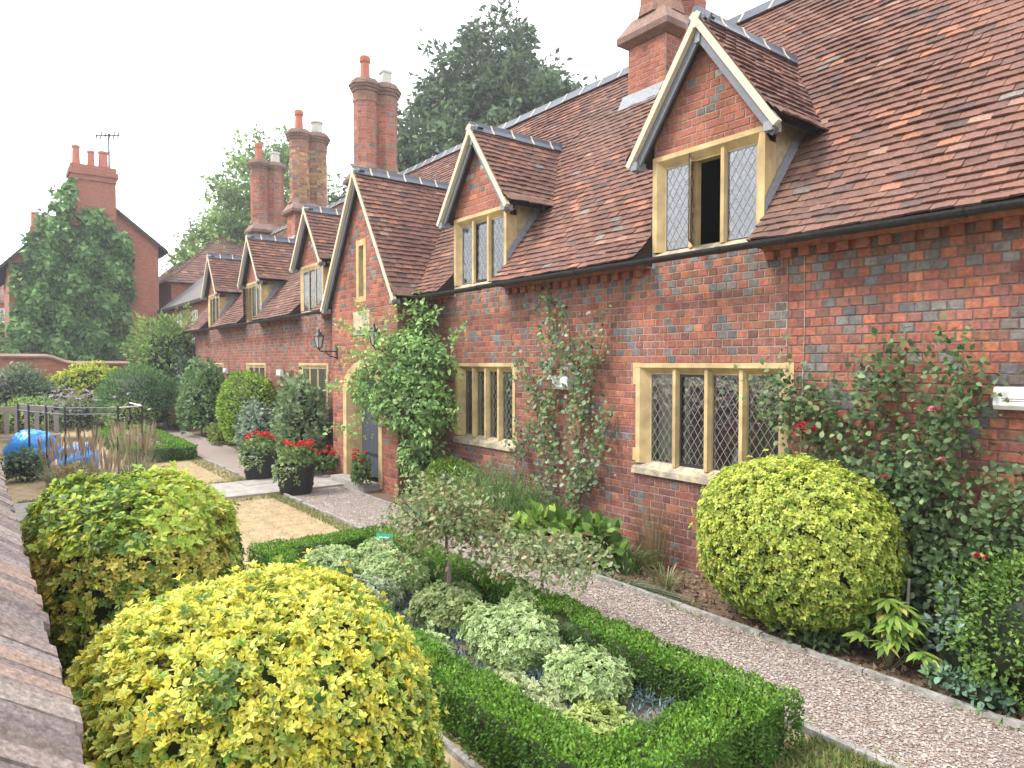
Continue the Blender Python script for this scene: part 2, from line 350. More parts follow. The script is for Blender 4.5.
mb=MB()
brick_panel(mb,(0,FY,0),(1,0,0),(0,-1,0),-.04,3.32,ints_main,col_main,sp_main,mort=True)
# corbelled dentil course under the eaves, absent under the dormers
for (xa,xb) in minus((X0,X1),[(c-DW-.02,c+DW+.02) for c in DORM]+[(PC-PW-.02,PC+PW+.02)]):
    mb.box(xa,xb,FY-.075,FY+.05,3.235,3.30,'brick',bcol(OR)); x=xa
    while x<xb-.1:
        mb.box(x+.004,x+.106,FY-.06,FY-.001,3.155,3.232,'brick',bcol(OR)); x+=.172
# wall between corbel and eave, ends, back, floor of the loft
for (xa,xb) in minus((X0,X1),[(c-DW+.03,c+DW-.03) for c in DORM]+[(PC-PW+.02,PC+PW-.02)]):
    mb.face([(xa,FY+.002,3.2),(xb,FY+.002,3.2),(xb,FY+.002,3.58),(xa,FY+.002,3.58)],'mortar')
for x in (X0,X1):
    mb.face([(x,FY,-.04),(x,11.1,-.04),(x,11.1,3.5),(x,YR,6.9),(x,FY,3.5)],'farbrick')
mb.face([(X0,11.1,-.04),(X1,11.1,-.04),(X1,11.1,3.6),(X0,11.1,3.6)],'farbrick')
# porch walls
def arch_half(z,half,zs,za):                       # half width of the four-centred arch opening at height z
    if z<zs: return half
    if z>=za: return 0.
    t=(z-zs)/(za-zs); return half*(1-t**1.9)**.62
DZ0,DHO,DZS,DZA=.12,.80,1.72,2.25
def ints_porch(z):
    half=PW if z<PEV+.1 else max(0,(PAP-.06-z)/PSL)
    half=min(half,PW); h=[]
    if z<DZA-.04:
        a=arch_half(z,DHO-.05,DZS,DZA-.03); h.append((PC-a,PC+a))
    if 3.31<z<4.38: h.append((PC-.17,PC+.17))
    if 2.71<z<3.12: h.append((PC-.31,PC+.31))
    return minus((PC-half,PC+half),h)
def col_porch(i,k,ln,u,z):
    if z>3.2:
        d=abs(u-PC); 
        if ln==1 and abs((abs(u-PC)/.115)+abs(z-4.0)/.16-5)<.6 and rnd.random()<.8: return bcol(GR)
    if rnd.random()<.05: return bcol(GR)
    return bcol(OR[:4]) if rnd.random()<.85 else bcol(PL)
brick_panel(mb,(0,PY,0),(1,0,0),(0,-1,0),-.04,PAP-.05,ints_porch,col_porch,lambda i,u,z:.75 if i%2 else .1)
for sgn in (1,-1):
    brick_panel(mb,(PC+sgn*PW,0,0),(0,1,0),(sgn,0,0),-.04,3.45,lambda z:[(PY,FY)],col_main,lambda i,u,z:.1)
wall=mb.build('wall',house)

# main roof
SL1=math.hypot(YB-YE,ZB-ZE); SL2=math.hypot(YR-YB,ZR-ZB)
def P_main(s):
    if s<SL1-.05:
        t=Vector((0,(YB-YE)/SL1,(ZB-ZE)/SL1)); p=Vector((0,YE,ZE))+t*s
    else:
        t=Vector((0,(YR-YB)/SL2,(ZR-ZB)/SL2)); p=Vector((0,YB,ZB))+t*(s-SL1)
    return p,t,Vector((0,-t.z,t.y))
def ints_roof(s):
    z=P_main(s)[0].z; h=[]
    for c in DORM:
        if z<DEV: h.append((c-DW-.01,c+DW+.01))
        elif z<DAP-.1: h.append((c-(DAP-z)/DSL+.12,c+(DAP-z)/DSL-.12))
    if z<PAP-.1:
        hw=min(PW+.12,(PAP-z)/PSL-.1) ; h.append((PC-max(hw,0),PC+max(hw,0)))
    return minus((X0-.2,X1),h)
rf=MB(); tile_slope(rf,P_main,(1,0,0),SL1+SL2-.06,ints_roof)
rf.face([(X0-.2,YR,ZR-.02),(X1,YR,ZR-.02),(X1,11.4,3.3),(X0-.2,11.4,3.3)],'deck')
rf.face([(X0-.2,YR,ZR+.02),(X1,YR,ZR+.02),(X1,11.45,3.33),(X0-.2,11.45,3.33)],'tile',(.15,.065,.05))
roof=rf.build('roof',house)
def ridge(mb, p0, p1, seg=.42, w=.13, drop=.10, joint=True):
    p0=Vector(p0);p1=Vector(p1);d=(p1-p0);ln=d.length;d/=ln;sd=d.cross(Vector((0,0,1))).normalized();Z=Vector((0,0,1));n=max(1,int(round(ln/seg)))
    for i in range(n):
        a=p0+d*(ln*i/n+.008);b=p0+d*(ln*(i+1)/n-.008); j=rnd.uniform(-.006,.008)
        prof=[(-w,-drop),(-w*.5,-drop*.3),(-.03,.035),(.03,.035),(w*.5,-drop*.3),(w,-drop),(w-.02,-drop-.012),(0,-.012),(-w+.02,-drop-.012)]
        A=[a+sd*x+Z*(z+j) for x,z in prof];B=[b+sd*x+Z*(z+j) for x,z in prof]; q=len(mb.v);m=len(prof)
        mb.v+=[tuple(x) for x in A+B];mb.c+=[(.1,.1,.1)]*(2*m);mk=mb.mi('ridge')
        mb.f+=[tuple(range(q,q+m))[::-1],tuple(range(q+m,q+2*m))];mb.m+=[mk]*2
        for k in range(m): mb.f.append((q+k,q+(k+1)%m,q+m+(k+1)%m,q+m+k));mb.m.append(mk)
        if joint:
            a2=b-d*.006;b2=b+d*.022;prof2=[(x*1.04,z+.006) for x,z in prof]
            A=[a2+sd*x+Z*(z+j) for x,z in prof2];B=[b2+sd*x+Z*(z+j) for x,z in prof2];q=len(mb.v)
            mb.v+=[tuple(x) for x in A+B];mb.c+=[(.1,.1,.1)]*(2*m);mk2=mb.mi('cream')
            mb.f+=[tuple(range(q,q+m))[::-1],tuple(range(q+m,q+2*m))];mb.m+=[mk2]*2
            for k in range(m): mb.f.append((q+k,q+(k+1)%m,q+m+(k+1)%m,q+m+k));mb.m.append(mk2)
rr=MB(); ridge(rr,(X1,YR,ZR+.04),(X0-.22,YR,ZR+.04),.46,.15,.14); rr.build('ridge',roof)

# glazing: leaded diamonds
def pane(mb, x0,x1,z0,z1,y, T=None, dx=.088, dz=.135):
    def tr(p): return tuple(T@Vector(p)) if T is not None else p
    mb.face([tr(p) for p in ((x0,y,z0),(x1,y,z0),(x1,y,z1),(x0,y,z1))],'glass')
    for sgn in (1,-1):                     # parallel lead cames x/dx*... clipped to the light
        k0=-60
        for k in range(-60,61):
            # line: (x-x0)/dx + sgn*(z-z0)/dz = k
            pts=[]
            for (xa) in (x0,x1):
                z=z0+sgn*dz*(k-(xa-x0)/dx)
                if z0-1e-6<=z<=z1+1e-6: pts.append((xa,z))
            for za in (z0,z1):
                x=x0+dx*(k-sgn*(za-z0)/dz)
                if x0+1e-6<x<x1-1e-6: pts.append((x,za))
            if len(pts)>=2:
                (xa,za),(xb,zb)=pts[0],pts[1]; l=math.hypot(xb-xa,zb-za)
                if l<.01: continue
                nx,nz=-(zb-za)/l*.0028,(xb-xa)/l*.0028; yo=-.003 if sgn>0 else -.0045
                mb.face([tr(p) for p in ((xa+nx,y+yo,za+nz),(xb+nx,y+yo,zb+nz),(xb-nx,y+yo,zb-nz),(xa-nx,y+yo,za-nz))],'came')
    e=.009
    for (a,b_,c,d) in ((x0,x1,z0,z0+e),(x0,x1,z1-e,z1),(x0,x0+e,z0,z1),(x1-e,x1,z0,z1)):
        mb.face([tr(p) for p in ((a,y-.006,c),(b_,y-.006,c),(b_,y-.006,d),(a,y-.006,d))],'came')
def stone_window(x0,x1,z0,z1,fy,lights,parent,sillh=.13,name='window',quoin=True,skip=None,jw=.15,head=.12,rec=.085,mw=.085):
    """stone mullioned window. returns frame; its panes and sill are children"""
    f=MB(); D=.17
    for sgn,xe in ((1,x0),(-1,x1)):
        poly=[(xe,fy-.014),(xe+sgn*.06,fy-.014),(xe+sgn*jw*.95,fy+rec),(xe+sgn*jw,fy+rec),(xe+sgn*jw,fy+D),(xe,fy+D)]
        if sgn<0: poly=poly[::-1]
        f.prism(poly,'z',z0+sillh-.02,z1-.055,'stone')
        if quoin:
            for (qa,qb) in ((z1-.24,z1+.004),(z0+sillh+.001,z0+sillh+.14)):
                f.box(xe-sgn*.045,xe+sgn*.05,fy-.0125,fy+.02,qa,qb,'stone')
    f.prism([(fy-.016,z1),(fy-.016,z1-.05),(fy+rec,z1-head*.92),(fy+rec,z1-head),(fy+D-.002,z1-head),(fy+D-.002,z1)],'x',x0,x1,'stone')
    w=(x1-x0-2*jw); lw=(w-mw*(lights-1))/lights; xs=[]
    for i in range(lights):
        a=x0+jw+i*(lw+mw); xs.append((a,a+lw))
        if i<lights-1:
            c=a+lw+mw/2
            f.prism([(c-.02,fy+min(.012,rec-.012)),(c+.02,fy+min(.012,rec-.012)),(c+mw/2,fy+rec*.8),(c+mw/2,fy+.15),(c-mw/2,fy+.15),(c-mw/2,fy+rec*.8)],'z',z0+sillh-.02,z1-.04,'stone')
    o=f.build(name,parent)
    return o,xs,(z0+sillh,z1-head)
def sill_mb(x0,x1,z0,h,fy,proj=.05,m='stone_weathered'):
    s=MB(); s.prism([(fy-proj,z0),(fy+.16,z0),(fy+.16,z0+h),(fy+.09,z0+h),(fy-proj+.005,z0+h*.45)],'x',x0,x1,m); return s
for wi,(a,b_,n) in enumerate(WINS):
    o,xs,(za,zb)=stone_window(a,b_,WZ0,WZ1,FY,n,house,rec=.075 if wi<2 else .02,mw=.075 if wi<2 else .05)
    sill_mb(a-.03,b_+.03,WZ0-.005,.14,FY).build('sill',o)
    for i,(xa,xb) in enumerate(xs):
        p=MB(); pane(p,xa,xb,za,zb,FY+(.088 if wi<2 else .024)); p.build('pane',o)
    if wi==0:                                # black iron casement in the second light
        c=MB(); xa,xb=xs[1]
        for q in ((xa,xb,za+.002,za+.028),(xa,xb,zb-.028,zb-.002)): c.box(q[0]+.002,q[1]-.002,FY+.062,FY+.080,q[2],q[3],'black')
        for q in ((xa,xa+.025),(xb-.025,xb)): c.box(q[0]+.002,q[1]-.002,FY+.0635,FY+.0785,za+.03,zb-.03,'black')
        c.build('casement',o)
    cur=MB()
    sel={0:[0],1:[],2:[0,1,2],3:[1,2],4:[0,1]}[wi]
    for i in sel:
        xa,xb=xs[i]; k=0; x=xa-.03
        while x<xb+.03:
            yy0=FY+.24+.02*math.sin(k*1.9); yy1=FY+.24+.02*math.sin((k+1)*1.9); cur.face([(x,yy0,za),(x+.03,yy1,za),(x+.03,yy1,zb+.05),(x,yy0,zb+.05)],'curtain'); x+=.03;k+=1
    if sel: cur.build('curtain',o)
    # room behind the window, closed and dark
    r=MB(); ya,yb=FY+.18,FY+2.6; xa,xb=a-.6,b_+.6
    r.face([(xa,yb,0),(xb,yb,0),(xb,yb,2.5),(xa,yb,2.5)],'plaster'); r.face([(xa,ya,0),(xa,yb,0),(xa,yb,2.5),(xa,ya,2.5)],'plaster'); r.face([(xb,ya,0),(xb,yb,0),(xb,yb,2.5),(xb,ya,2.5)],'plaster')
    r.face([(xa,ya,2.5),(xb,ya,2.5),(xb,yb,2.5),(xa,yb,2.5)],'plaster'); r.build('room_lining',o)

# gabled roofs (dormers and porch)
def gable_roof(parent, c, half, apex, evz, yf, sl):
    t=MB(); ln=math.hypot(half,apex-evz)
    for sgn in (1,-1):
        tv=Vector((-sgn*half/ln,0,(apex-evz)/ln)); nv=Vector((sgn*(apex-evz)/ln,0,half/ln)); p0=Vector((c+sgn*half,0,evz))
        def P(s,tv=tv,nv=nv,p0=p0):
            f=max(0,.22-s); return p0+tv*s+nv*(.10*f*f/.05*.35),tv,nv
        def ints(s,sgn=sgn):
            z=evz+(apex-evz)*s/ln; return [(yf,roofy(z)+.16)]
        tile_slope(t,P,(0,1,0),ln-.05,ints,phase=rnd.uniform(0,.1))
        # underside
        yb0,yb1=roofy(evz)+.1,roofy(apex-.05)+.1; q=nv*.035
        t.face([Vector((c+sgn*half,yf+.02,evz))-q,Vector((c+sgn*half,yb0,evz))-q,Vector((c,yb1,apex))-q,Vector((c,yf+.02,apex))-q],'dark_wood')
    o=t.build('gable_roof',parent)
    r=MB(); ridge(r,(c,yf-.01,apex+.03),(c,roofy(apex)+.12,apex+.03),.36,.11,.11); r.build('ridge_tiles',parent)
    bb=MB()
    for sgn in (1,-1):
        d=Vector((sgn*half,0,evz-apex)); d.normalize(); nn=Vector((sgn*(apex-evz)/ln,0,half/ln)); top=Vector((c,0,apex)); L2=ln+.06
        def strip(y0,y1,n0,n1,s0,s1,m):
            P=[]
            for y in (y0,y1):
                for (s,nq) in ((s0,n0),(s1,n0),(s1,n1),(s0,n1)): P.append(tuple(top+d*s+nn*nq+Vector((0,y,0))))
            q=len(bb.v); bb.v+=P; bb.c+=[(.5,.5,.5)]*8; mk=bb.mi(m)
            for f_ in ((0,1,2,3),(4,7,6,5),(0,4,5,1),(1,5,6,2),(2,6,7,3),(3,7,4,0)): bb.f.append(tuple(q+k for k in f_)); bb.m.append(mk)
        strip(yf-.012,yf+.05,-.066,-.004,-.03,L2-.02,'cream')          # pale mortar verge under the tiles
        strip(yf+.045,yf+.075,-.148,-.068,-.06,L2+.0,'paint_grey')      # bargeboard
        strip(yf+.076,yf+.19,-.09,-.069,-.04,L2-.05,'dark_wood')
        x=c+sgn*(half-.09); bb.box(x-.045,x+.045,yf+.0,yf+.15,evz-.10,evz-.015,'lead')
    bb.box(c-.03,c+.03,yf+.03,yf+.15,apex-.27,apex-.15,'lead')
    bb.prism([(c-.075,apex-.135),(c+.075,apex-.135),(c+.012,apex+.012),(c-.012,apex+.012)],'y',yf-.0155,yf+.044,'cream')
    bb.build('bargeboard',parent)
def ints_dg(c):
    def f(z):
        hw=min(DW,(DAP-.05-z)/DSL); return [(c-hw,c+hw)] if hw>.02 else []
    return f
def col_dorm(c):
    def f(i,k,ln,u,z):
        if abs(z-4.93)<.30 and rnd.random()<.8:
            d=abs(abs(u-c)/.13+abs(z-4.93)/.12-1.9)
            if d<.45: return bcol(GR) if rnd.random()<.7 else (.36,.33,.3)
        return bcol(OR[:4])
    return f
for di,c in enumerate(DORM):
    d=MB()
    brick_panel(d,(0,FY+.01,0),(1,0,0),(0,-1,0),4.40,DAP-.06,ints_dg(c),col_dorm(c),lambda i,u,z:.6 if i%2 else .1,u_grid=.03*di)
    for sgn in (1,-1):                                           # cheeks
        x=c+sgn*DW
        d.face([(x,FY+.17,roofz(FY+.17)-.1),(x,roofy(DEV+.2),DEV+.2),(x,FY+.17,DEV+.2)],'render_buff')
        d.face([(x-sgn*.05,FY+.17,roofz(FY+.17)-.1),(x-sgn*.05,roofy(DEV+.2),DEV+.2),(x-sgn*.05,FY+.17,DEV+.2)],'plaster')
        # lead flashing along the foot of the cheek
        ya,yb=YB-.02,roofy(DEV); 
        d.face([(x+sgn*.012,ya,roofz(ya)+.015),(x+sgn*.012,yb,roofz(yb)+.015),(x+sgn*.012,yb-.1,roofz(yb)+.06),(x+sgn*.012,ya,roofz(ya)+.17)],'lead')
        # tapered filler under the tile verge beside the dormer
        xo=c+sgn*(DW+.012); d.face([(xo,YE+.02,ZE-.05),(xo,YB+.05,ZE-.05),(xo,YB+.05,ZB+.04),(xo,YE+.02,ZE+.0)],'deck')
    dm=d.build('dormer',house)
    dm['label']='tile-hung gabled dormer with a stone mullioned window' if False else dm.get('label','') 
    if not dm['label']: del dm['label']
    o,xs,(za,zb)=stone_window(c-DW,c+DW,3.32,4.42,FY,3,dm,sillh=.10,name='window_frame',quoin=False,jw=.13,head=.13,rec=.055 if di<2 else .016,mw=.062 if di<2 else .045)
    sill_mb(c-DW+.004,c+DW-.004,3.315,.11,FY,.02).build('sill',dm)
    for i,(xa,xb) in enumerate(xs):
        p=MB(); T=None
        if di==0 and i==1: T=Matrix.Translation((xa,FY+.062,0))@Matrix.Rotation(math.radians(-62),4,'Z')@Matrix.Translation((-xa,-FY-.062,0))
        if di==3 and i==0: T=Matrix.Translation((xa,FY+.062,0))@Matrix.Rotation(math.radians(-40),4,'Z')@Matrix.Translation((-xa,-FY-.062,0))
        pane(p,xa,xb,za,zb,FY+(.062 if di<2 else .02),T)
        if T is not None or i==1:
            for q in ((xa,xb,za,za+.025),(xa,xb,zb-.025,zb),(xa,xa+.022,za+.025,zb-.025),(xb-.022,xb,za+.025,zb-.025)):
                p.box(q[0]+.001,q[1]-.001,FY+(.045 if di<2 else .006),FY+(.0545 if di<2 else .0145),q[2],q[3],'black',T=T)
        p.build('pane',dm)
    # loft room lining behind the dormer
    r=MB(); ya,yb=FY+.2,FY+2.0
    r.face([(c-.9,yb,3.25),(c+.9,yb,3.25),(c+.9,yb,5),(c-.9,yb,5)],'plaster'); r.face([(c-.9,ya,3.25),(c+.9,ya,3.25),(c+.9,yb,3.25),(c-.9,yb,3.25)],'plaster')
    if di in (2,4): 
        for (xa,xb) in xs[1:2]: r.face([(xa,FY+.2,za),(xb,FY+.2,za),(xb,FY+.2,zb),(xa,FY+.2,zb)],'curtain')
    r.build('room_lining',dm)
    gable_roof(dm,c,DO,DAP,DEV,FY-.18,DSL)

# porch fittings
porch=MB()
def arch_pts(half,zs,za,n=10):
    P=[]
    for k in range(n+1):
        z=zs+(za-zs)*k/n; P.append((arch_half(z,half,zs,za),z))
    return P
def arch_ring(mb,ho,zso,zao,hi,zsi,zai,y0,y1,m):
    A=[(ho,DZ0)]+arch_pts(ho,zso,zao); B=[(hi,DZ0)]+arch_pts(hi,zsi,zai)
    for sgn in (1,-1):
        for k in range(len(A)-1):
            a0,a1,b0,b1=A[k],A[k+1],B[k],B[k+1]; X=lambda p:PC+sgn*p[0]
            mb.face([(X(a0),y0,a0[1]),(X(a1),y0,a1[1]),(X(b1),y0+.0,b1[1]),(X(b0),y0,b0[1])],m)
            mb.face([(X(b0),y0,b0[1]),(X(b1),y0,b1[1]),(PC+sgn*(b1[0]*.82),y1,DZ0+(b1[1]-DZ0)*.95),(PC+sgn*(b0[0]*.82),y1,DZ0+(b0[1]-DZ0)*.95)],m)
            mb.face([(X(a0),y0,a0[1]),(X(a1),y0,a1[1]),(X(a1),y0+.04,a1[1]),(X(a0),y0+.04,a0[1])],m)
arch_ring(porch,DHO,DZS,DZA,.66,1.66,2.10,PY-.02,PY+.26,'stone')
po=porch.build('doorway',house)
d=MB(); hw=.70
for k in range(9):
    xa=PC-hw+k*2*hw/9; d.box(xa+.003,xa+2*hw/9-.003,PY+.245,PY+.28,DZ0,2.2,'door')
d.box(PC-hw,PC+hw,PY+.283,PY+.31,DZ0,2.2,'door')
for z in (.5,1.62): d.box(PC-.5,PC+.5,PY+.232,PY+.2445,z,z+.05,'black')
dr=d.build('door',house); h=MB(); h.tube([(PC+.38,PY+.235,1.1),(PC+.38,PY+.2,1.1),(PC+.38,PY+.2,1.0),(PC+.38,PY+.235,1.0)],.012,'black'); h.build('handle',dr)
s=MB()                                                  # narrow slit window and plaque
x0,x1,z0,z1=PC-.2,PC+.2,3.29,4.40
s.box(x0,x0+.1,PY-.012,PY+.14,z0,z1,'stone'); s.box(x1-.1,x1,PY-.012,PY+.14,z0,z1,'stone'); s.box(x0+.101,x1-.101,PY-.010,PY+.14,z1-.11,z1-.002,'stone'); s.box(x0+.101,x1-.101,PY-.010,PY+.14,z0+.002,z0+.1,'stone')
sw=s.build('slit_window',house); p=MB(); pane(p,x0+.1,x1-.1,z0+.1,z1-.11,PY+.09); p.box(x0+.1,x1-.1,PY+.141,PY+.15,z0+.1,z1-.1,'curtain'); p.build('pane',sw)
s=MB(); s.box(PC-.33,PC+.33,PY-.012,PY+.03,2.70,3.13,'stone_weathered'); s.build('plaque',house)['label']='blank weathered stone panel above the arched doorway'
pg=MB(); pg.box(PC-.02,PC+.02,PY+.02,PY+.2,5.2,5.4,'dark_wood'); pgo=pg.build('porch_gable',house)
gable_roof(pgo,PC,PO,PAP,PEV,PY-.16,PSL)
# gutters and pipes
gt=MB()
def half_round(mb,x0,x1,y,z,r=.055,seg=2.0):
    x=x0
    while x<x1-.01:
        x2=min(x1,x+seg); sag=rnd.uniform(-.006,.006); prof=[]
        for k in range(9): a=math.pi*k/8; prof.append((y-r*math.cos(a),z+sag-r*math.sin(a)))
        for k in range(8,-1,-1): a=math.pi*k/8; prof.append((y-(r-.006)*math.cos(a),z+sag-(r-.006)*math.sin(a)))
        mb.prism(prof,'x',x,x2,'black')
        pr=[(y-(r+.007)*math.cos(math.pi*k/8),z+sag+.002-(r+.007)*math.sin(math.pi*k/8)) for k in range(9)]; mb.prism(pr,'x',x2-.05,x2+.0,'black'); x=x2
half_round(gt,PC+PO-.05,X1,YE-.035,ZE-.03); gt.build('gutter',house); gt=MB(); half_round(gt,X0-.25,PC-PO+.05,YE-.035,ZE-.03)
gt.build('gutter',house)
dp=MB()
dp.tube([(PC-PW-.25,YE-.03,ZE-.08),(PC-PW-.25,YE-.03,ZE-.2),(PC-PW-.12,FY-.07,ZE-.5),(PC-PW-.12,FY-.07,.1)],.035,'black',8)
dp.build('downpipe',house)
dp=MB(); dp.tube([(PC+PW+.2,YE-.03,ZE-.08),(PC+PW+.2,YE-.02,ZE-.22),(PC+PW+.2,FY-.06,ZE-.5),(PC+PW+.2,FY-.06,.1)],.035,'black',8); dp.build('downpipe',house)
dp=MB(); dp.tube([(X0-.2,YE-.03,ZE-.08),(X0-.18,YE,ZE-.25),(X0+.1,FY-.06,ZE-.5),(X0+.1,FY-.06,.1)],.035,'black',8); dp.build('downpipe',house)
cb=MB()
for x in (-3.28,): cb.tube([(x,FY-.012,3.2),(x+.01,FY-.012,2.5),(x-.01,FY-.012,1.5),(x,FY-.012,.6)],.004,'stone_weathered',4)
cb.build('cable',house)

# chimneys
def chimney(cx, yellow=False):
    m=MB(); y0,y1=7.8,9.0; hw=.36; cy=.5*(y0+y1); zt=6.95
    pal=[(.42,.27,.13),(.38,.22,.11),(.33,.17,.10),(.27,.12,.08)] if yellow else OR[:5]
    cf=lambda i,k,ln,u,z: bcol(pal) if rnd.random()<.9 else bcol(GR)
    spb=lambda i,u,z:.8 if i%2 else .05
    brick_panel(m,(0,y0,0),(1,0,0),(0,-1,0),5.7,zt,lambda z:[(cx-hw,cx+hw)],lambda i,k,ln,u,z:bcol(OR[:4]),spb)
    for sgn in (1,-1): brick_panel(m,(cx+sgn*hw,0,0),(0,1,0),(sgn,0,0),5.7,zt,lambda z:[(y0,y1)],lambda i,k,ln,u,z:bcol(OR[2:]),spb)
    def frus(hx0,hy0,z0,hx1,hy1,z1,mm,c=(.3,.2,.15)):
        P=[(cx+sx*hx0,cy+sy*hy0,z0) for sx,sy in((-1,-1),(1,-1),(1,1),(-1,1))]+[(cx+sx*hx1,cy+sy*hy1,z1) for sx,sy in((-1,-1),(1,-1),(1,1),(-1,1))]
        for q in ((0,1,5,4),(1,2,6,5),(2,3,7,6),(3,0,4,7),(4,5,6,7),(3,2,1,0)): m.face([P[k] for k in q],mm,c)
    hy=.6
    frus(hw+.02,hy+.02,zt,hw+.13,hy+.13,zt+.07,'brick',(.2,.12,.09)); frus(hw+.13,hy+.13,zt+.07,hw+.13,hy+.13,zt+.16,'brick',(.17,.11,.09)); frus(hw+.13,hy+.13,zt+.16,hw-.05,hy-.02,zt+.42,'brick',(.25,.165,.135))
    # small square plinth blocks then twin octagonal shafts
    zs=zt+.40; ze=9.12
    for sy in (-1,1):
        oy=cy+sy*.29; R=.315
        for k in range(8):
            a0=math.pi/8+k*math.pi/4; a1=a0+math.pi/4; p0=Vector((cx+R*math.cos(a0),oy+R*math.sin(a0),0)); p1=Vector((cx+R*math.cos(a1),oy+R*math.sin(a1),0)); u=(p1-p0); ln=u.length; u/=ln; nn=Vector((u.y,-u.x,0))
            brick_panel(m,p0,u,nn,zs,ze,lambda z,ln=ln:[(0,ln)],cf,lambda i,u_,z:.5,pitch=.12)
        for (z,r0,r1,h) in ((zs,.37,.34,.16),(ze,.335,.335,.09),(ze+.09,.32,.345,.17),(ze+.26,.37,.385,.08),(ze+.34,.41,.43,.08),(ze+.42,.45,.43,.08),(ze+.5,.41,.36,.09)):
            c=(.20,.13,.10) if z>ze+.2 else (.26,.15,.11)
            m.lathe([(r0,z),(r1,z+h-.006)],cx,oy,'brick',8,c)
    ch=m.build('chimney',house)
    lf=MB(); ya=y0-.1; lf.face([(cx-hw-.1,ya-.03,roofz(ya-.03)+.03),(cx+hw+.1,ya-.03,roofz(ya-.03)+.03),(cx+hw+.1,y0-.012,roofz(y0)+.10),(cx-hw-.1,y0-.012,roofz(y0)+.10)],'lead')
    for sgn in (1,-1): x=cx+sgn*(hw+.012); lf.face([(x,ya,roofz(ya)+.03),(x+sgn*.1,ya,roofz(ya)+.03),(x+sgn*.1,8.4,roofz(8.4)+.03),(x,8.4,roofz(8.4)+.2)],'lead')
    lf.build('flashing',ch)
    zc=ze+.58
    p=MB(); p.lathe([(.15,zc-.05),(.135,zc+.02),(.115,zc+.5),(.14,zc+.5),(.15,zc+.62),(.12,zc+.66),(.09,zc+.66),(.09,zc+.5)],cx,cy-.3,'pot_red',14); p.build('chimney_pot',ch,smooth=False)
    p=MB(); p.lathe([(.19,zc-.05),(.17,zc+.34),(.20,zc+.36),(.20,zc+.42),(.14,zc+.44),(.12,zc+.30)],cx,cy+.3,'pot_grey',4 if not yellow else 12); p.build('chimney_pot',ch)
    return ch
CHX=[-6.93,-17.05,-21.95,-26.1]
for i,x in enumerate(CHX): chimney(x,yellow=(i==2))

# ------------------------------------------------------------------ fittings on the walls
def lantern(x,label):
    t=thing('wall_lantern',(x,PY-.01,2.4),label,'lantern','wall lanterns beside the arched door')
    m=MB(); m.box(x-.035,x+.035,PY-.02,PY-.007,2.27,2.55,'black'); m.tube([(x,PY-.02,2.42),(x,PY-.34,2.42),(x,PY-.36,2.46)],.014,'black'); m.tube([(x,PY-.02,2.30),(x,PY-.14,2.33),(x,PY-.24,2.41)],.01,'black'); m.build('bracket',t)
    y=PY-.36; K=.84; zz=lambda v:2.46+(v-2.46)*K
    m=MB(); m.lathe([(.03*K,2.46),(.055*K,zz(2.49)),(.06*K,zz(2.50))],x,y,'black',6); m.lathe([(.125*K,zz(2.74)),(.12*K,zz(2.76)),(.05*K,zz(2.84)),(.02*K,zz(2.85)),(.02*K,zz(2.90)),(.005,zz(2.92))],x,y,'black',6)
    for k in range(6):
        a=2*math.pi*(k+.5)/6; m.tube([(x+.06*K*math.cos(a),y+.06*K*math.sin(a),zz(2.5)),(x+.115*K*math.cos(a),y+.115*K*math.sin(a),zz(2.745))],.007,'black',4)
    m.build('lantern_frame',t); m=MB(); m.lathe([(.055*K,zz(2.50)),(.108*K,zz(2.74))],x,y,'lampglass',6); m.build('lantern_glass',t)
lantern(-12.45,'black six-sided lantern on an iron bracket left of the arched door')
lantern(-10.12,'black wall lantern half hidden by the climber right of the arched door')
def lightbox(x,y,label,w=.3):
    m=MB(); m.box(x-w/2,x+w/2,y-.03,y-.0075,1.865,2.035,'paint_grey'); 
    m.prism([(y-.0305,1.87),(y-.0305,2.03),(y-.10,2.03),(y-.115,2.0),(y-.115,1.90),(y-.095,1.87)],'x',x-w/2+.006,x+w/2-.006,'white')
    m.box(x-w*.33,x+w*.2,y-.1165,y-.1155,1.945,1.951,'paint_grey'); m.box(x-w*.33,x+w*.1,y-.1165,y-.1155,1.930,1.935,'paint_grey')
    tag(m.build('wall_light'),label,'wall light','white box lights along the brick wall')
lightbox(-21.9,FY,'white box light on the brick wall right of the farthest ground-floor window')
lightbox(-17.0,FY,'white box light on bare brick between two far windows')
lightbox(-13.4,FY,'white box light on the brick just left of the porch')
lightbox(-10.28,PY,'white box light peeping from the leafy climber on the porch')
lightbox(-6.45,FY,'white box light half covered by the climbing rose between the large windows')
lightbox(-1.62,FY,'white box light at the right edge above the red-flowered rose',w=.34)

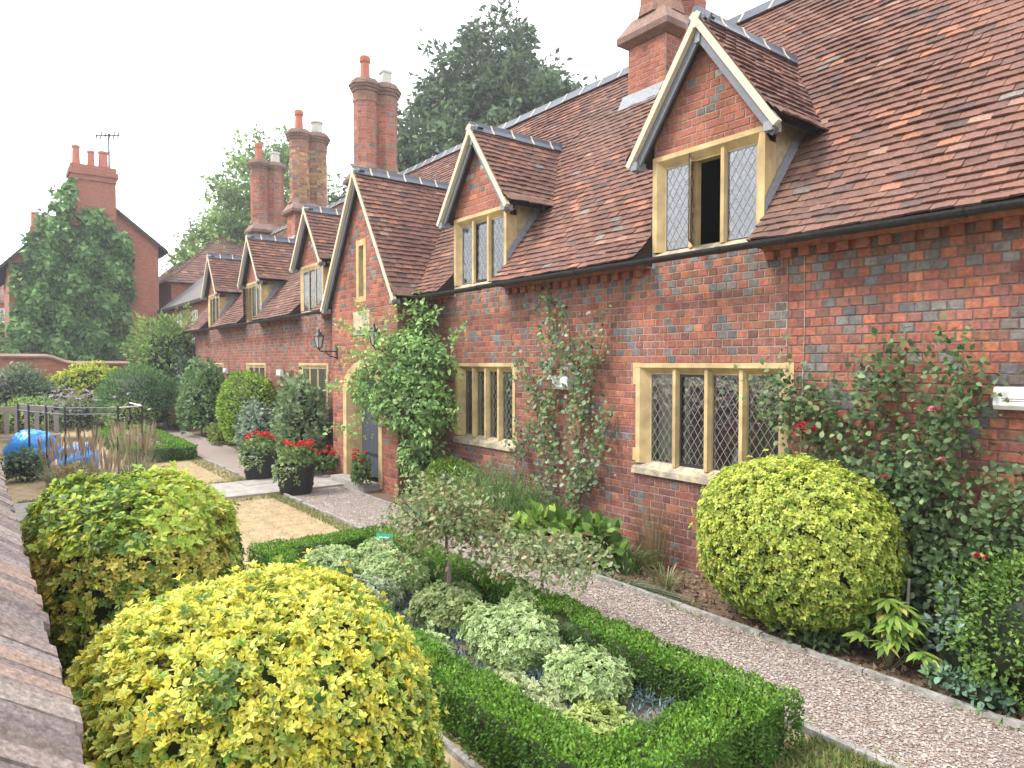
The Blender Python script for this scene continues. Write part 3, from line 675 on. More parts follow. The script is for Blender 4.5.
# ------------------------------------------------------------------ foliage helpers (every leaf is a folded blade of its own)
def unit(a): return a/np.maximum(np.linalg.norm(a,axis=-1,keepdims=True),1e-9)
def leaf_arrays(P, A, Nn, L, Wd, c0, c1=None, fold=.25, fine=False, curl=0., r=None):
    """P base points, A axis, Nn rough facing; L length, Wd half width; c0 colour along the rib, c1 along the margin"""
    n=len(P); A=unit(A); s=unit(np.cross(A,Nn)); f=np.cross(s,A); L=np.broadcast_to(L,(n,))[:,None]; Wd=np.broadcast_to(Wd,(n,))[:,None]
    c1=c0 if c1 is None else c1
    if not fine:
        V=np.stack([P, P+A*L*.45+s*Wd+f*Wd*fold*2, P+A*L-f*L*curl, P+A*L*.45-s*Wd+f*Wd*fold*2],1)
        C=np.stack([c0,c1,.5*(c0+c1),c1],1); q=np.array([(0,1,2,3)]); F=(q[None]+np.arange(n)[:,None,None]*4).reshape(-1,4)
        return V.reshape(-1,3), None, F, C.reshape(-1,3)
    m1=P+A*L*.3-f*L*curl*.1; m2=P+A*L*.68-f*L*curl*.5; t=P+A*L-f*L*curl
    V=np.stack([P,m1+s*Wd*.9+f*Wd*fold,m2+s*Wd*.85+f*Wd*fold,t,m2-s*Wd*.85+f*Wd*fold,m1-s*Wd*.9+f*Wd*fold,m1,m2],1)
    C=np.stack([c0,c1,c1,c1,c1,c1,c0,c0],1); o=np.arange(n)[:,None,None]*8
    q=np.array([(6,1,2,7),(5,6,7,4)]); tt=np.array([(0,1,6),(0,6,5),(7,2,3),(7,3,4)])
    return V.reshape(-1,3),(tt[None]+o).reshape(-1,3),(q[None]+o).reshape(-1,4),C.reshape(-1,3)
class FB:
    def __init__(s): s.V=[];s.T=[];s.Q=[];s.C=[];s.n=0
    def add(s,a):
        V,T,Q,C=a; s.V.append(V); s.C.append(C)
        if T is not None: s.T.append(T+s.n)
        if Q is not None: s.Q.append(Q+s.n)
        s.n+=len(V)
    def build(s,name,matname='leaf',parent=None):
        return np_mesh(name,np.concatenate(s.V),np.concatenate(s.T) if s.T else None,np.concatenate(s.Q) if s.Q else None,np.concatenate(s.C),matname,parent)
def rdir(r,n): return unit(r.normal(size=(n,3)))
def pal(r,n,cols,wt=None,var=.18):
    cols=np.array(cols,float); i=r.choice(len(cols),n,p=None if wt is None else np.array(wt)/sum(wt)); return np.clip(cols[i]*(1+var*r.normal(size=(n,1))),.004,.95)
def lump(D,seed,amp,fr=3.):
    r=np.random.default_rng(seed+99); o=np.zeros(len(D))
    for k in range(5):
        d=rdir(r,1)[0]; o+=np.sin(D@d*fr*(1+.5*k)*1.7+r.uniform(0,6))/(1+.4*k)
    return amp*o/2.2
def blob_surface(r,n,c,R,seed,amp=.1,pw=2.,zmin=-.6,fr=3.,depth=.16):
    D=rdir(r,int(n*2.2)); D=D[D[:,2]>zmin][:n]; 
    rad=(np.abs(D[:,0])**pw+np.abs(D[:,1])**pw+np.abs(D[:,2])**pw)**(-1./pw)
    rad=rad*(1+lump(D,seed,amp,fr)); k=1-depth*r.uniform(0,1,len(D))**1.6
    P=np.array(c)+D*rad[:,None]*k[:,None]*np.array(R); Nn=unit(D*np.abs(D)**(pw-2+.001)/np.array(R))
    return P,Nn
def core(fb,c,R,seed,amp,pw,col,fr=3.,k=.84,nu=28,nv=14):  # dark hull: inner twigs and the shade among them put into one colour
    u=np.linspace(0,2*np.pi,nu,endpoint=False); v=np.linspace(-.95,np.pi/2-.02,nv); U,Vv=np.meshgrid(u,v)
    D=np.stack([np.cos(Vv)*np.cos(U),np.cos(Vv)*np.sin(U),np.sin(Vv)],-1).reshape(-1,3)
    rad=(np.abs(D)**pw).sum(1)**(-1./pw)*(1+lump(D,seed,amp,fr))*k; P=np.array(c)+D*rad[:,None]*np.array(R)
    Q=[]
    for j in range(nv-1):
        for i in range(nu): Q.append((j*nu+i,j*nu+(i+1)%nu,(j+1)*nu+(i+1)%nu,(j+1)*nu+i))
    fb.add((P,None,np.array(Q),np.tile(np.array(col,float),(len(P),1))))
def rosettes(fb,r,P,Nn,L,Wd,rib,mar,k=6,up=.25,tilt=.75,fine=True,wr=None,wm=None):
    """whorls of leaves round shoot tips, as on clipped euonymus"""
    n=len(P); ax=unit(Nn+np.array([0,0,up])+.35*r.normal(size=(n,3))); a=unit(np.cross(ax,rdir(r,n))); b=np.cross(ax,a)
    cr=pal(r,n,rib,wr); cm=pal(r,n,mar,wm)
    for j in range(k):
        th=2*np.pi*j/k+r.uniform(-.4,.4,n); d=np.cos(th)[:,None]*a+np.sin(th)[:,None]*b; tl=tilt*r.uniform(.6,1.3,n)[:,None]
        A=unit(ax*(1.1-tl)+d*tl); l=L*r.uniform(.65,1.25,n); 
        fb.add(leaf_arrays(P+d*.004-ax*L*.15*(j%2), A, ax-.3*d, l, Wd*l/L, np.clip(cr*(1+.12*r.normal(size=(n,1))),.004,1), np.clip(cm*(1+.12*r.normal(size=(n,1))),.004,1), fold=.3, fine=fine, curl=.18))
def scatter_leaves(fb,r,P,Nn,L,Wd,cols,wt=None,out=.6,up=.15,droop=0.,jit=.7,mar=None,wm=None,fine=False,var=.2,curl=.1):
    n=len(P); A=unit(Nn*out+np.array([0,0,up-droop])+jit*r.normal(size=(n,3))*.6); F=unit(Nn+np.array([0,0,.5])+.5*r.normal(size=(n,3)))
    l=L*r.uniform(.6,1.3,n); c0=pal(r,n,cols,wt,var); c1=None if mar is None else pal(r,n,mar,wm,var)
    fb.add(leaf_arrays(P,A,F,l,Wd*l/L,c0,c1,fine=fine,curl=curl))
def shrub(name,label,cat,c,R,seed,n,L,Wd,cols,wt=None,pw=2.,amp=.12,fr=3.,corecol=(.02,.03,.012),mar=None,wm=None,out=.6,up=.15,droop=0.,jit=.7,group=None,stems=4,zmin=-.75,depth=.25,fine=False,matname='leaf',kcore=.8,extra=None,whorl=0,tilt=.75,low=None):
    """c = centre of the crown; a thing with foliage and stems"""
    r=np.random.default_rng(seed); t=thing(name,(c[0],c[1],0),label,cat,group); fb=FB()
    P,Nn=blob_surface(r,n,c,R,seed,amp,pw,zmin,fr,depth); ok=P[:,2]>.01; P,Nn=P[ok],Nn[ok]
    if kcore: core(fb,c,R,seed,amp,pw,corecol,fr,kcore)
    if whorl:
        ks=r.choice(len(P),int(len(P)*.035)); P=np.concatenate([P,P[ks]+Nn[ks]*r.uniform(.02,.075,(len(ks),1))]); Nn=np.concatenate([Nn,Nn[ks]])
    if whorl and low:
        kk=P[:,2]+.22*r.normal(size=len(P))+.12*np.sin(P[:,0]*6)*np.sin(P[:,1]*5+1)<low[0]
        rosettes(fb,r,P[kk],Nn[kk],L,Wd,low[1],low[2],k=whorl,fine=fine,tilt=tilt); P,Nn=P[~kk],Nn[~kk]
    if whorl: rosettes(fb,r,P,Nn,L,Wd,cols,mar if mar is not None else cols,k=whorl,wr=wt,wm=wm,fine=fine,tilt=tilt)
    else: scatter_leaves(fb,r,P,Nn,L,Wd,cols,wt,out,up,droop,jit,mar,wm,fine)
    if extra: extra(fb,r,P,Nn)
    fb.build('foliage',matname,t)
    if stems:
        m=MB()
        for k in range(stems):
            a=r.uniform(0,6.28); q=.5*r.uniform(.2,1); e=(c[0]+math.cos(a)*R[0]*q,c[1]+math.sin(a)*R[1]*q,c[2])
            m.tube([(c[0]+.05*math.cos(a),c[1]+.05*math.sin(a),-.03),((c[0]+e[0])/2,(c[1]+e[1])/2,c[2]*.5),e],[.022,.016,.008],'bark',5)
        m.build('stems',t)
    return t
def flowers(fb,r,P,rad,cols,k=14,flat=.6):
    for p in P:
        n=k; d=rdir(r,n); d[:,2]=np.abs(d[:,2])*flat; q=p+d*rad*.55; c=pal(r,n,cols,None,.15)
        fb.add(leaf_arrays(q,unit(d+.5*r.normal(size=(n,3))),unit(d+np.array([0,0,.4])),np.full(n,rad*.75),np.full(n,rad*.38),c,None,fold=.2))
def tree(name,label,base,crowns,seed,n,L,Wd,cols,wt,trunk_r,trunk_h,group,droop=0.,out=.5,clump=.9,amp=.25,jit=.7,up=.1,per=45):
    """tapered trunk and limbs under a crown made of leaf clumps; crowns = [(centre, radii, share)]"""
    r=np.random.default_rng(seed); t=thing(name,base,label,'tree',group); fb=FB(); m=MB(); b0=np.array(base,float)
    m.tube([b0+(0,0,-.1),b0+(.1,0,trunk_h*.5),b0+(0,.1,trunk_h),b0+(.1,.1,trunk_h*1.6)],[trunk_r*1.25,trunk_r,trunk_r*.75,trunk_r*.35],'bark',8)
    tot=sum(s for _,_,s in crowns)
    for ci,(c,R,sh) in enumerate(crowns):
        nc=int(n*sh/tot/per); D=rdir(r,nc); rad=(1+lump(D,seed+ci,amp,3.5))*r.uniform(.35,1.03,nc)**.45; CP=np.array(c)+D*rad[:,None]*np.array(R)
        m.tube([b0+(0,0,trunk_h*.8),.5*(b0+np.array(c))+(0,0,.6),np.array(c)+(0,0,R[2]*.5)],[trunk_r*.55,trunk_r*.35,.04],'bark',5)
        tone=1+.28*r.normal(size=nc); idx=np.repeat(np.arange(nc),per); cs=clump*r.uniform(.6,1.3,nc)
        off=r.normal(size=(nc*per,3))*cs[idx][:,None]*np.array([.5,.5,.34]); P=CP[idx]+off; Nn=unit(D[idx]*.7+unit(off)*.8)
        nn=len(P); A=unit(Nn*out+np.array([0,0,up-droop])+jit*.6*r.normal(size=(nn,3))); F=unit(Nn+np.array([0,0,.6])+.5*r.normal(size=(nn,3)))
        l=L*r.uniform(.6,1.4,nn); c0=np.clip(pal(r,nn,cols,wt,.18)*np.clip(tone[idx],.5,1.6)[:,None],.004,.9)
        fb.add(leaf_arrays(P,A,F,l,Wd*l/L,c0,None,curl=.15))
    m.build('trunk',t); fb.build('crown','leaf',t); return t
GRN=[(.06,.12,.03),(.08,.15,.035),(.045,.09,.025),(.10,.17,.04)]
YEL=[(.66,.52,.06),(.60,.50,.08),(.72,.52,.05),(.50,.47,.09)]

# ------------------------------------------------------------------ foreground: boundary wall with its tiled coping, golden bushes
mb=MB()
brick_panel(mb,(0,.06,0),(1,0,0),(0,1,0),-.04,1.36,lambda z:[(-27.8,1.5)] if z>.9 else [(-9,1.5)],lambda i,k,ln,u,z:bcol(OR if rnd.random()<.6 else PL),lambda i,u,z:.7 if i%2 else .1)
mb.box(-27.8,1.5,-.45,.052,-.05,1.37,'mortar')
bw=thing('boundary_wall',(-4,-.2,0),'low brick boundary wall with a sloping weathered tile coping, bottom left','wall')
mb.build('wall',bw)
cp=MB(); x=-27.8
CE,CR=(.125,1.385),(-.30,1.70)                              # lower edge and ridge of the coping (y,z)
PALC=[(.20,.155,.14),(.24,.19,.17),(.165,.13,.125),(.27,.225,.195),(.205,.17,.16),(.25,.18,.145)]
while x<1.5:
    wd=rnd.uniform(.062,.088); c=rnd.choice(PALC); k=rnd.uniform(.8,1.2); c=tuple(v*k for v in c)
    for sgn in (1,-1):
        e=rnd.uniform(-.012,.012); ye=CE[0]+e if sgn>0 else -.6-.125+.0-e; zr=CR[1]+rnd.uniform(-.004,.004); z0=CE[1]+rnd.uniform(-.005,.005)-(.0 if sgn>0 else 0); h=rnd.uniform(-.005,.005)
        P=[(x+.003,ye,z0-.045),(x+wd-.004,ye,z0-.045),(x+wd-.004,ye,z0+h),(x+.003,ye,z0-h+.007),(x+.003,CR[0],zr+.007),(x+wd-.004,CR[0],zr)]
        cp.face([P[0],P[1],P[2],P[3]][::sgn],'coping',c); cp.face([P[3],P[2],P[5],P[4]][::sgn],'coping',c)
        cp.face([P[1],(x+wd-.004,CR[0],zr-.05),P[5],P[2]],'coping',c); cp.face([P[0],P[3],P[4],(x+.003,CR[0],zr-.05)],'coping',c)
    x+=wd
cp.face([(-27.8,.11,1.345),(1.5,.11,1.345),(1.5,CR[0],1.672),(-27.8,CR[0],1.672)],'deck'); cp.face([(-27.8,-.71,1.345),(1.5,-.71,1.345),(1.5,CR[0],1.672),(-27.8,CR[0],1.672)],'deck')
cp.face([(-27.8,.12,1.343),(1.5,.12,1.343),(1.5,-.72,1.343),(-27.8,-.72,1.343)],'deck')
cp.build('coping',bw)
bw.rotation_euler.z=math.radians(1.07); bw.location.y-=.025
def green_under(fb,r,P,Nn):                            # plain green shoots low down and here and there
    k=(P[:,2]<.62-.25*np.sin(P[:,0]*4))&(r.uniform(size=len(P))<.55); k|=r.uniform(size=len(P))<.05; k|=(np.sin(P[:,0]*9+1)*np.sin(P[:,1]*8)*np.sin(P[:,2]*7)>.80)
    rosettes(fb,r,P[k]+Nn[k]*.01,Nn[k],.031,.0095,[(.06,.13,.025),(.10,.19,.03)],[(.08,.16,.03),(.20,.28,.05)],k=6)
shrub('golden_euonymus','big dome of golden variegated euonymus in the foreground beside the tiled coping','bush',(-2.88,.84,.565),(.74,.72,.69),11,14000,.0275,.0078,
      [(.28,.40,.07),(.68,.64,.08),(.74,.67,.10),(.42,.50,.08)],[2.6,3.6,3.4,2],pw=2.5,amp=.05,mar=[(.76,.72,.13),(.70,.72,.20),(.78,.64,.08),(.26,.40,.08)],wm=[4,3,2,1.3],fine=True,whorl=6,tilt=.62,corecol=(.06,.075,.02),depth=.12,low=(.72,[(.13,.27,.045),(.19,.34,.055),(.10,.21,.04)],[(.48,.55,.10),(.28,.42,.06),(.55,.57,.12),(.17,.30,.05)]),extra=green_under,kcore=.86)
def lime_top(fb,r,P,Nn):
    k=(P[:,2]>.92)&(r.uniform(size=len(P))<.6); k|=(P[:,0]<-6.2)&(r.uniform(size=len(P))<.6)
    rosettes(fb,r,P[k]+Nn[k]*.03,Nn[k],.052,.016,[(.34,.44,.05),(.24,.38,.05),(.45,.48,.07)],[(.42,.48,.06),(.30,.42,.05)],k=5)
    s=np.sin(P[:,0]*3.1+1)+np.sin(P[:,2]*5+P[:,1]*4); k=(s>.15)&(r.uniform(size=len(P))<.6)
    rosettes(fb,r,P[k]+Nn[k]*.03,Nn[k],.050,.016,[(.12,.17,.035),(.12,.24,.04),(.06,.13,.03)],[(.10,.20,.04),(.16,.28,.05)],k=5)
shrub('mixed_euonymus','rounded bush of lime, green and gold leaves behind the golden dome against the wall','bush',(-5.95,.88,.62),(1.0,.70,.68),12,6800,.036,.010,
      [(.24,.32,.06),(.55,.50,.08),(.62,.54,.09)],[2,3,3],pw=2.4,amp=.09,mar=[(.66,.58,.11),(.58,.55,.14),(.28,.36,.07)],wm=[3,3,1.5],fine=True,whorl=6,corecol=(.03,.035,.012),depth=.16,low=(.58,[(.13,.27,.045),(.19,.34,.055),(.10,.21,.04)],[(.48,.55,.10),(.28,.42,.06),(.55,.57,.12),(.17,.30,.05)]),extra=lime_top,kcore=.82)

# ------------------------------------------------------------------ box parterres
def ring_hedge(name,label,x0,x1,y0,y1,wx0,wx1,wy0,wy1,h,seed,dens,L):
    r=np.random.default_rng(seed); t=thing(name,((x0+x1)/2,(y0+y1)/2,0),label,'hedge','clipped box hedges edging the beds'); fb=FB()
    boxes=[(x0,x1,y0,y0+wy0),(x0,x1,y1-wy1,y1),(x0,x0+wx0,y0+wy0,y1-wy1),(x1-wx1,x1,y0+wy0,y1-wy1)]
    inside=lambda X,Y:((X>x0+wx0)&(X<x1-wx1)&(Y>y0+wy0)&(Y<y1-wy1))
    for (a,b_,c,d) in boxes:
        faces=[((a,c,h),(b_-a,0,0),(0,d-c,0),(0,0,1)),((a,c,0),(b_-a,0,0),(0,0,h),(0,-1,0)),((a,d,0),(b_-a,0,0),(0,0,h),(0,1,0)),((a,c,0),(0,d-c,0),(0,0,h),(-1,0,0)),((b_,c,0),(0,d-c,0),(0,0,h),(1,0,0))]
        for o,u,v,nn in faces:
            o,u,v,nn=map(np.array,(o,u,v,nn)); n=int(np.linalg.norm(u)*np.linalg.norm(v)*dens); 
            s=r.uniform(size=(n,1)); q=r.uniform(size=(n,1)); P=o+u*s+v*q-nn*.03*r.uniform(0,1,(n,1))**1.5
            wob=.016*np.sin(P[:,0]*2.7+P[:,1]*3.3+1)+.013*(np.sin(P[:,0]*9+P[:,1]*5)+np.sin(P[:,0]*23+P[:,1]*17))+.03*(r.uniform(size=n)<.04)*r.uniform(size=n); P=P+nn*wob[:,None]
            Pn=np.tile(nn.astype(float),(n,1)); ed=np.clip((P[:,2]-h+.05)/.05,0,1); P[:,2]-=0
            # soften the arrises and do not grow through the neighbouring side
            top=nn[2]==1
            cols=[(.15,.31,.03),(.20,.37,.04),(.11,.25,.025)] if top else [(.085,.20,.025),(.115,.25,.03),(.065,.15,.022)]  # lit top and shaded sides are put into the leaf colours
            if not top:
                bare=(P[:,2]<h*(.25+.2*np.sin(P[:,0]*4+P[:,1]*6)))&(r.uniform(size=n)<.28); P,Pn=P[~bare],Pn[~bare]
            k=~inside(P[:,0]+nn[0]*-.02,P[:,1]+nn[1]*-.02)
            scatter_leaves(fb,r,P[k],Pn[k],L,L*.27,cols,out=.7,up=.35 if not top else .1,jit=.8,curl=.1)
        q=.06; m=MB(); 
        V=np.array([(X,Y,Z) for Z in (0,h-q) for Y in (c+q,d-q) for X in (a+q,b_-q)],float); Q=np.array([(4,5,7,6),(0,1,5,4),(2,6,7,3),(0,4,6,2),(1,3,7,5)])
        fb.add((V,None,Q,np.tile(np.array((.05,.065,.022)),(8,1))))  # dark box inside the hedge, inner shade put into its colour
    fb.build('foliage','leaf',t); return t
ring_hedge('box_hedge','near low box hedge clipped round the bed of pale variegated mounds',-7.15,-2.03,2.08,3.60,.34,.36,.28,.28,.33,21,9000,.024)
ring_hedge('box_hedge','far low box hedge round a bed beyond the stone path',-23.2,-16.7,2.35,3.72,.5,.5,.4,.4,.32,22,1500,.05)
r=np.random.default_rng(31); fb=FB(); n=15000; P=np.stack([r.uniform(-6.8,-2.4,n),r.uniform(2.36,3.32,n),np.zeros(n)],1); P[:,2]=.03+.04*np.sin(P[:,0]*6)*np.sin(P[:,1]*8)+.05*r.uniform(size=n)
scatter_leaves(fb,r,P,np.tile((0,0,1.),(n,1)),.045,.005,[(.15,.215,.24),(.20,.27,.29),(.105,.16,.18)],out=.8,jit=1.0)
tag(fb.build('blue_groundcover','leaf_matt'),'spiky blue-grey ground cover between the variegated mounds','ground cover',kind='stuff')
MR=[(.17,.27,.08),(.22,.33,.11),(.13,.22,.065)]; MM=[(.54,.68,.30),(.60,.70,.37),(.46,.61,.23),(.67,.73,.40)]
mounds=[((-6.45,2.72),(.42,.36,.30),'long pale variegated mound at the far end of the near box bed',MM),
 ((-6.35,3.12),(.30,.24,.34),'creamy variegated mound against the far corner of the near box hedge',MM),
 ((-5.75,2.98),(.42,.30,.34),'variegated mound behind the green label',MM),
 ((-5.45,2.62),(.32,.26,.26),'grey-white variegated mound on the wall side of the green label',[(.46,.52,.36),(.52,.56,.42)]),
 ((-4.78,2.98),(.36,.33,.30),'darker green variegated mound round the stem of the taller standard rose',[(.30,.36,.14),(.40,.44,.2)]),
 ((-4.25,2.50),(.22,.17,.20),'small pale mound touching the inner face of the near hedge',MM),
 ((-3.95,3.02),(.48,.36,.34),'largest pale variegated mound in the middle of the near bed',MM),
 ((-4.20,3.34),(.24,.15,.34),'variegated mound round the stake of the shorter standard rose',MM),
 ((-3.20,3.05),(.33,.29,.27),'green and cream mound right of the largest variegated mound',MM),
 ((-3.28,2.58),(.46,.18,.17),'low cream mound along the near hedge below the largest mound',[(.52,.55,.28),(.58,.58,.34)]),
 ((-2.72,2.72),(.28,.22,.19),'lime-cream mound in the right-hand corner of the near bed',[(.48,.55,.14),(.54,.58,.2)])]
for i,((x,y),R,lab,mm) in enumerate(mounds):
    shrub('variegated_euonymus',lab,'plant',(x,y,R[2]*.55),(R[0]*.86,R[1]*.86,R[2]*.56),40+i,int(4300*R[0]*(R[1]+R[2])),.040,.0125,MR,pw=2.2,amp=.13,mar=mm,fine=True,whorl=5,corecol=(.05,.065,.03),depth=.2,stems=0,group='pale variegated mounds in the near box bed',kcore=.8)
def standard_rose(x,y,h,crown,label,seed,cols,n,stake):
    r=np.random.default_rng(seed); t=thing('standard_rose',(x,y,0),label,'rose tree','standard roses in the near box bed'); m=MB()
    m.tube([(x,y,-.02),(x+.01,y,h*.5),(x,y+.01,h)],[.016,.013,.012],'bark',6)
    for k in range(16):
        a=r.uniform(0,6.28); e=np.array([x+crown[0]*.8*math.cos(a),y+crown[1]*.8*math.sin(a),h+crown[2]*r.uniform(-.5,.9)]); m.tube([(x,y,h-.03),(.5*(x+e[0]),.5*(y+e[1]),h+.12*r.uniform(.2,1)),e],[.008,.006,.003],'stem',4)
    m.build('stem',t)
    if stake: m=MB(); m.tube([(x+.02,y+.02,-.02),(x+.022,y+.02,h*stake)],.024,'timber',7); m.build('stake',t)
    fb=FB(); P,Nn=blob_surface(r,n,(x,y,h+crown[2]*.2),crown,seed,.35,2.,-.8,4.,depth=.75)
    scatter_leaves(fb,r,P,Nn,.043,.013,cols,out=.5,up=.1,droop=.15,jit=1.,fine=True)
    k=r.choice(len(P),9,replace=False); flowers(fb,r,P[k],.022,[(.40,.12,.06),(.45,.2,.08)],8); fb.build('foliage','leaf',t); return t
RC=[(.19,.28,.09),(.26,.33,.13),(.14,.22,.07),(.32,.32,.18),(.30,.22,.10)]
standard_rose(-5.0,3.10,.78,(.52,.48,.36),'taller standard rose with an olive head of leaves on a bare stem',61,RC,3600,.62)
standard_rose(-4.19,3.50,.60,(.62,.46,.19),'shorter standard rose with a flat spreading grey-green head on a stake',62,[(.25,.32,.15),(.32,.37,.20),(.19,.27,.10),(.33,.27,.15)],1900,.62)
m=MB(); st=thing('plant_label',(-6.4,3.23,0),'small green plant label on a white stick in the box bed','label')
m.box(-6.415,-6.385,3.235,3.245,-.02,.40,'white_paint'); m.build('stick',st)
m=MB(); T=Matrix.Translation((-6.4,3.225,.37))@Matrix.Rotation(math.radians(38),4,'Z')@Matrix.Rotation(math.radians(-14),4,'X')
m.box(-.095,.095,-.006,.0,-.058,.058,'sign_green',T=T)
for (a,b_,z) in ((-.06,-.02,.018),(-.01,.05,.018),(-.05,.0,-.012),(.012,.06,-.012)): m.box(a,b_,-.0085,-.0075,z-.005,z+.005,'white_paint',T=T)
m.build('plate',st)

# ------------------------------------------------------------------ planting along the house front
GY=[(.36,.37,.05),(.44,.42,.06),(.29,.33,.045),(.22,.27,.04)]
shrub('golden_globe_bush','large clipped yellow-green globe bush under the nearest ground-floor window','bush',(-3.04,5.25,.72),(.83,.57,.69),71,11000,.033,.0105,
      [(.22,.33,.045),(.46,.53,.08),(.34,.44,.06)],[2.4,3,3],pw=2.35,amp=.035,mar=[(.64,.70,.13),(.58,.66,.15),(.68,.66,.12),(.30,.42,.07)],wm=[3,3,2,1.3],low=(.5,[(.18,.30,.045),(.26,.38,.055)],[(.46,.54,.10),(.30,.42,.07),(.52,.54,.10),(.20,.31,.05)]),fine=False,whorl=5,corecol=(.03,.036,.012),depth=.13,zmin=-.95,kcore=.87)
def climber(name,label,cat,seed,paths,spread,n,L,Wd,cols,wt,thick,pushout=.12,flow=None,flow_cols=None,fr=.035,stemr=.012,droop=.1,out=.5,group=None,fine=False):
    """stems = polylines on the wall; leaves gather round them"""
    r=np.random.default_rng(seed); p0=paths[0][0]; t=thing(name,(p0[0],p0[1],0),label,cat,group); m=MB(); pts=[]; 
    for pth in paths:
        q=np.array(pth,float); m.tube([tuple(v) for v in q],[stemr*(1-.6*i/(len(q)-1)) for i in range(len(q))],'stem',5)
        for i in range(len(q)-1):
            k=max(2,int(np.linalg.norm(q[i+1]-q[i])*14)); pts.append(q[i]+(q[i+1]-q[i])*np.linspace(0,1,k)[:,None])
    pts=np.concatenate(pts); m.build('stems',t)
    i=r.integers(0,len(pts),n); P=pts[i]+r.normal(size=(n,3))*np.array(spread); P[:,1]-=np.abs(r.normal(size=n))*thick+pushout*.3
    ok=(P[:,1]<FY-.03)&(P[:,2]>.02); P=P[ok]; Nn=unit(np.stack([.3*r.normal(size=len(P)),-np.ones(len(P)),.2+.3*r.normal(size=len(P))],1)); fb=FB()
    scatter_leaves(fb,r,P,Nn,L,Wd,cols,wt,out=out,up=.1,droop=droop,jit=1.0,fine=fine,curl=.15); fb.build('foliage','leaf',t)
    if flow:
        for kk,(F,rad,cc) in enumerate(flow):
            fb=FB(); flowers(fb,r,np.array(F,float),rad,cc,26); fb.build('blossom','petal',t)
    return t
def wander(r,p0,p1,n,amp):
    p0,p1=np.array(p0,float),np.array(p1,float); q=p0+(p1-p0)*np.linspace(0,1,n)[:,None]; q[1:-1,0]+=amp*r.normal(size=n-2); q[1:-1,2]+=.5*amp*r.normal(size=n-2); return [tuple(v) for v in q]
r=np.random.default_rng(3)
# honeysuckle-like climber bulging at the porch corner
HC=[(.20,.36,.11),(.27,.44,.14),(.15,.28,.09),(.34,.50,.17),(.12,.22,.075)]
def extra_sprays(fb,r,P,Nn):
    for (a,b_,n,s) in (((-10.6,4.95,2.6),(-11.35,4.85,2.95),60,.10),((-10.3,5.0,1.9),(-11.6,4.75,1.75),110,.12),((-10.2,5.0,1.2),(-11.55,4.8,1.0),90,.12),((-9.7,5.3,2.6),(-9.05,5.5,3.0),80,.10),((-9.3,5.3,2.2),(-8.3,5.55,2.72),80,.09),((-10.0,5.1,2.9),(-9.6,5.55,3.25),60,.1),((-10.4,5,2.4),(-11.2,4.9,2.3),90,.15),((-9.3,5.2,1.7),(-8.6,5.5,1.55),110,.14),((-10.3,5.0,2.9),(-10.9,5.0,3.25),40,.07),((-9.7,5.0,2.5),(-10.35,4.88,2.72),130,.10),((-9.8,5.0,2.2),(-10.5,4.85,2.35),90,.10)):
        t=r.uniform(size=(n,1)); q=np.array(a)+(np.array(b_)-np.array(a))*t+s*r.normal(size=(n,3))*(1-.5*t); q[:,1]=np.minimum(q[:,1],np.where(q[:,0]<PC+PW,PY,FY)-.05)
        scatter_leaves(fb,r,q,np.tile((0,-1.,.3),(n,1)),  .085,.026,[(.28,.47,.13),(.35,.53,.16),(.22,.39,.11)],out=.4,up=0,droop=.15,jit=1.)
def honey(label):
    r=np.random.default_rng(81); t=thing('leafy_climber',(-9.9,5.2,0),label,'climber'); fb=FB()
    for (c,R,n,sd) in (((-9.4,5.26,2.2),(.92,.40,.48),1600,1),((-9.4,5.22,1.55),(1.02,.42,.58),1900,2),((-10.35,5.0,1.75),(.50,.24,.48),650,3),((-9.3,5.36,.75),(.46,.33,.6),700,4),((-9.5,5.46,2.82),(.30,.2,.36),240,5)):
        P,Nn=blob_surface(r,n,c,R,sd+80,.28,2.,-.9,4.,depth=.5); k=(P[:,2]>.03)&(P[:,1]<np.where(P[:,0]<PC+PW+.03,PY,FY)-.04); P,Nn=P[k],Nn[k]
        tn=np.clip(1+.35*np.sin(P[:,0]*7+P[:,2]*5)*np.sin(P[:,2]*6-P[:,0]*3),.6,1.5); n2=len(P)
        A=unit(Nn*.5+np.array([0,0,-.12])+.6*r.normal(size=(n2,3))); F=unit(Nn+np.array([0,0,.6])+.5*r.normal(size=(n2,3))); l=.085*r.uniform(.6,1.35,n2)
        fb.add(leaf_arrays(P,A,F,l,l*.3,np.clip(pal(r,n2,HC)*tn[:,None],.01,.9),None,curl=.2))
        core(fb,c,(R[0]*.9,R[1]*.8,R[2]*.9),sd+80,.28,2.,(.05,.08,.03),4.,.36)
    extra_sprays(fb,r,None,None); fb.build('foliage','leaf',t); m=MB()
    for k in range(9):
        a=r.uniform(-.6,.6); m.tube([(-9.7+a*.4,5.55,-.02),(-9.7+a,5.5,.7),(-9.8+a*1.3,5.4,1.6),(-9.9+a*1.2,5.35,2.5)],[.022,.018,.014,.008],'stem',5)
    m.build('stems',t)
honey('tall light green climber smothering the corner right of the porch door')
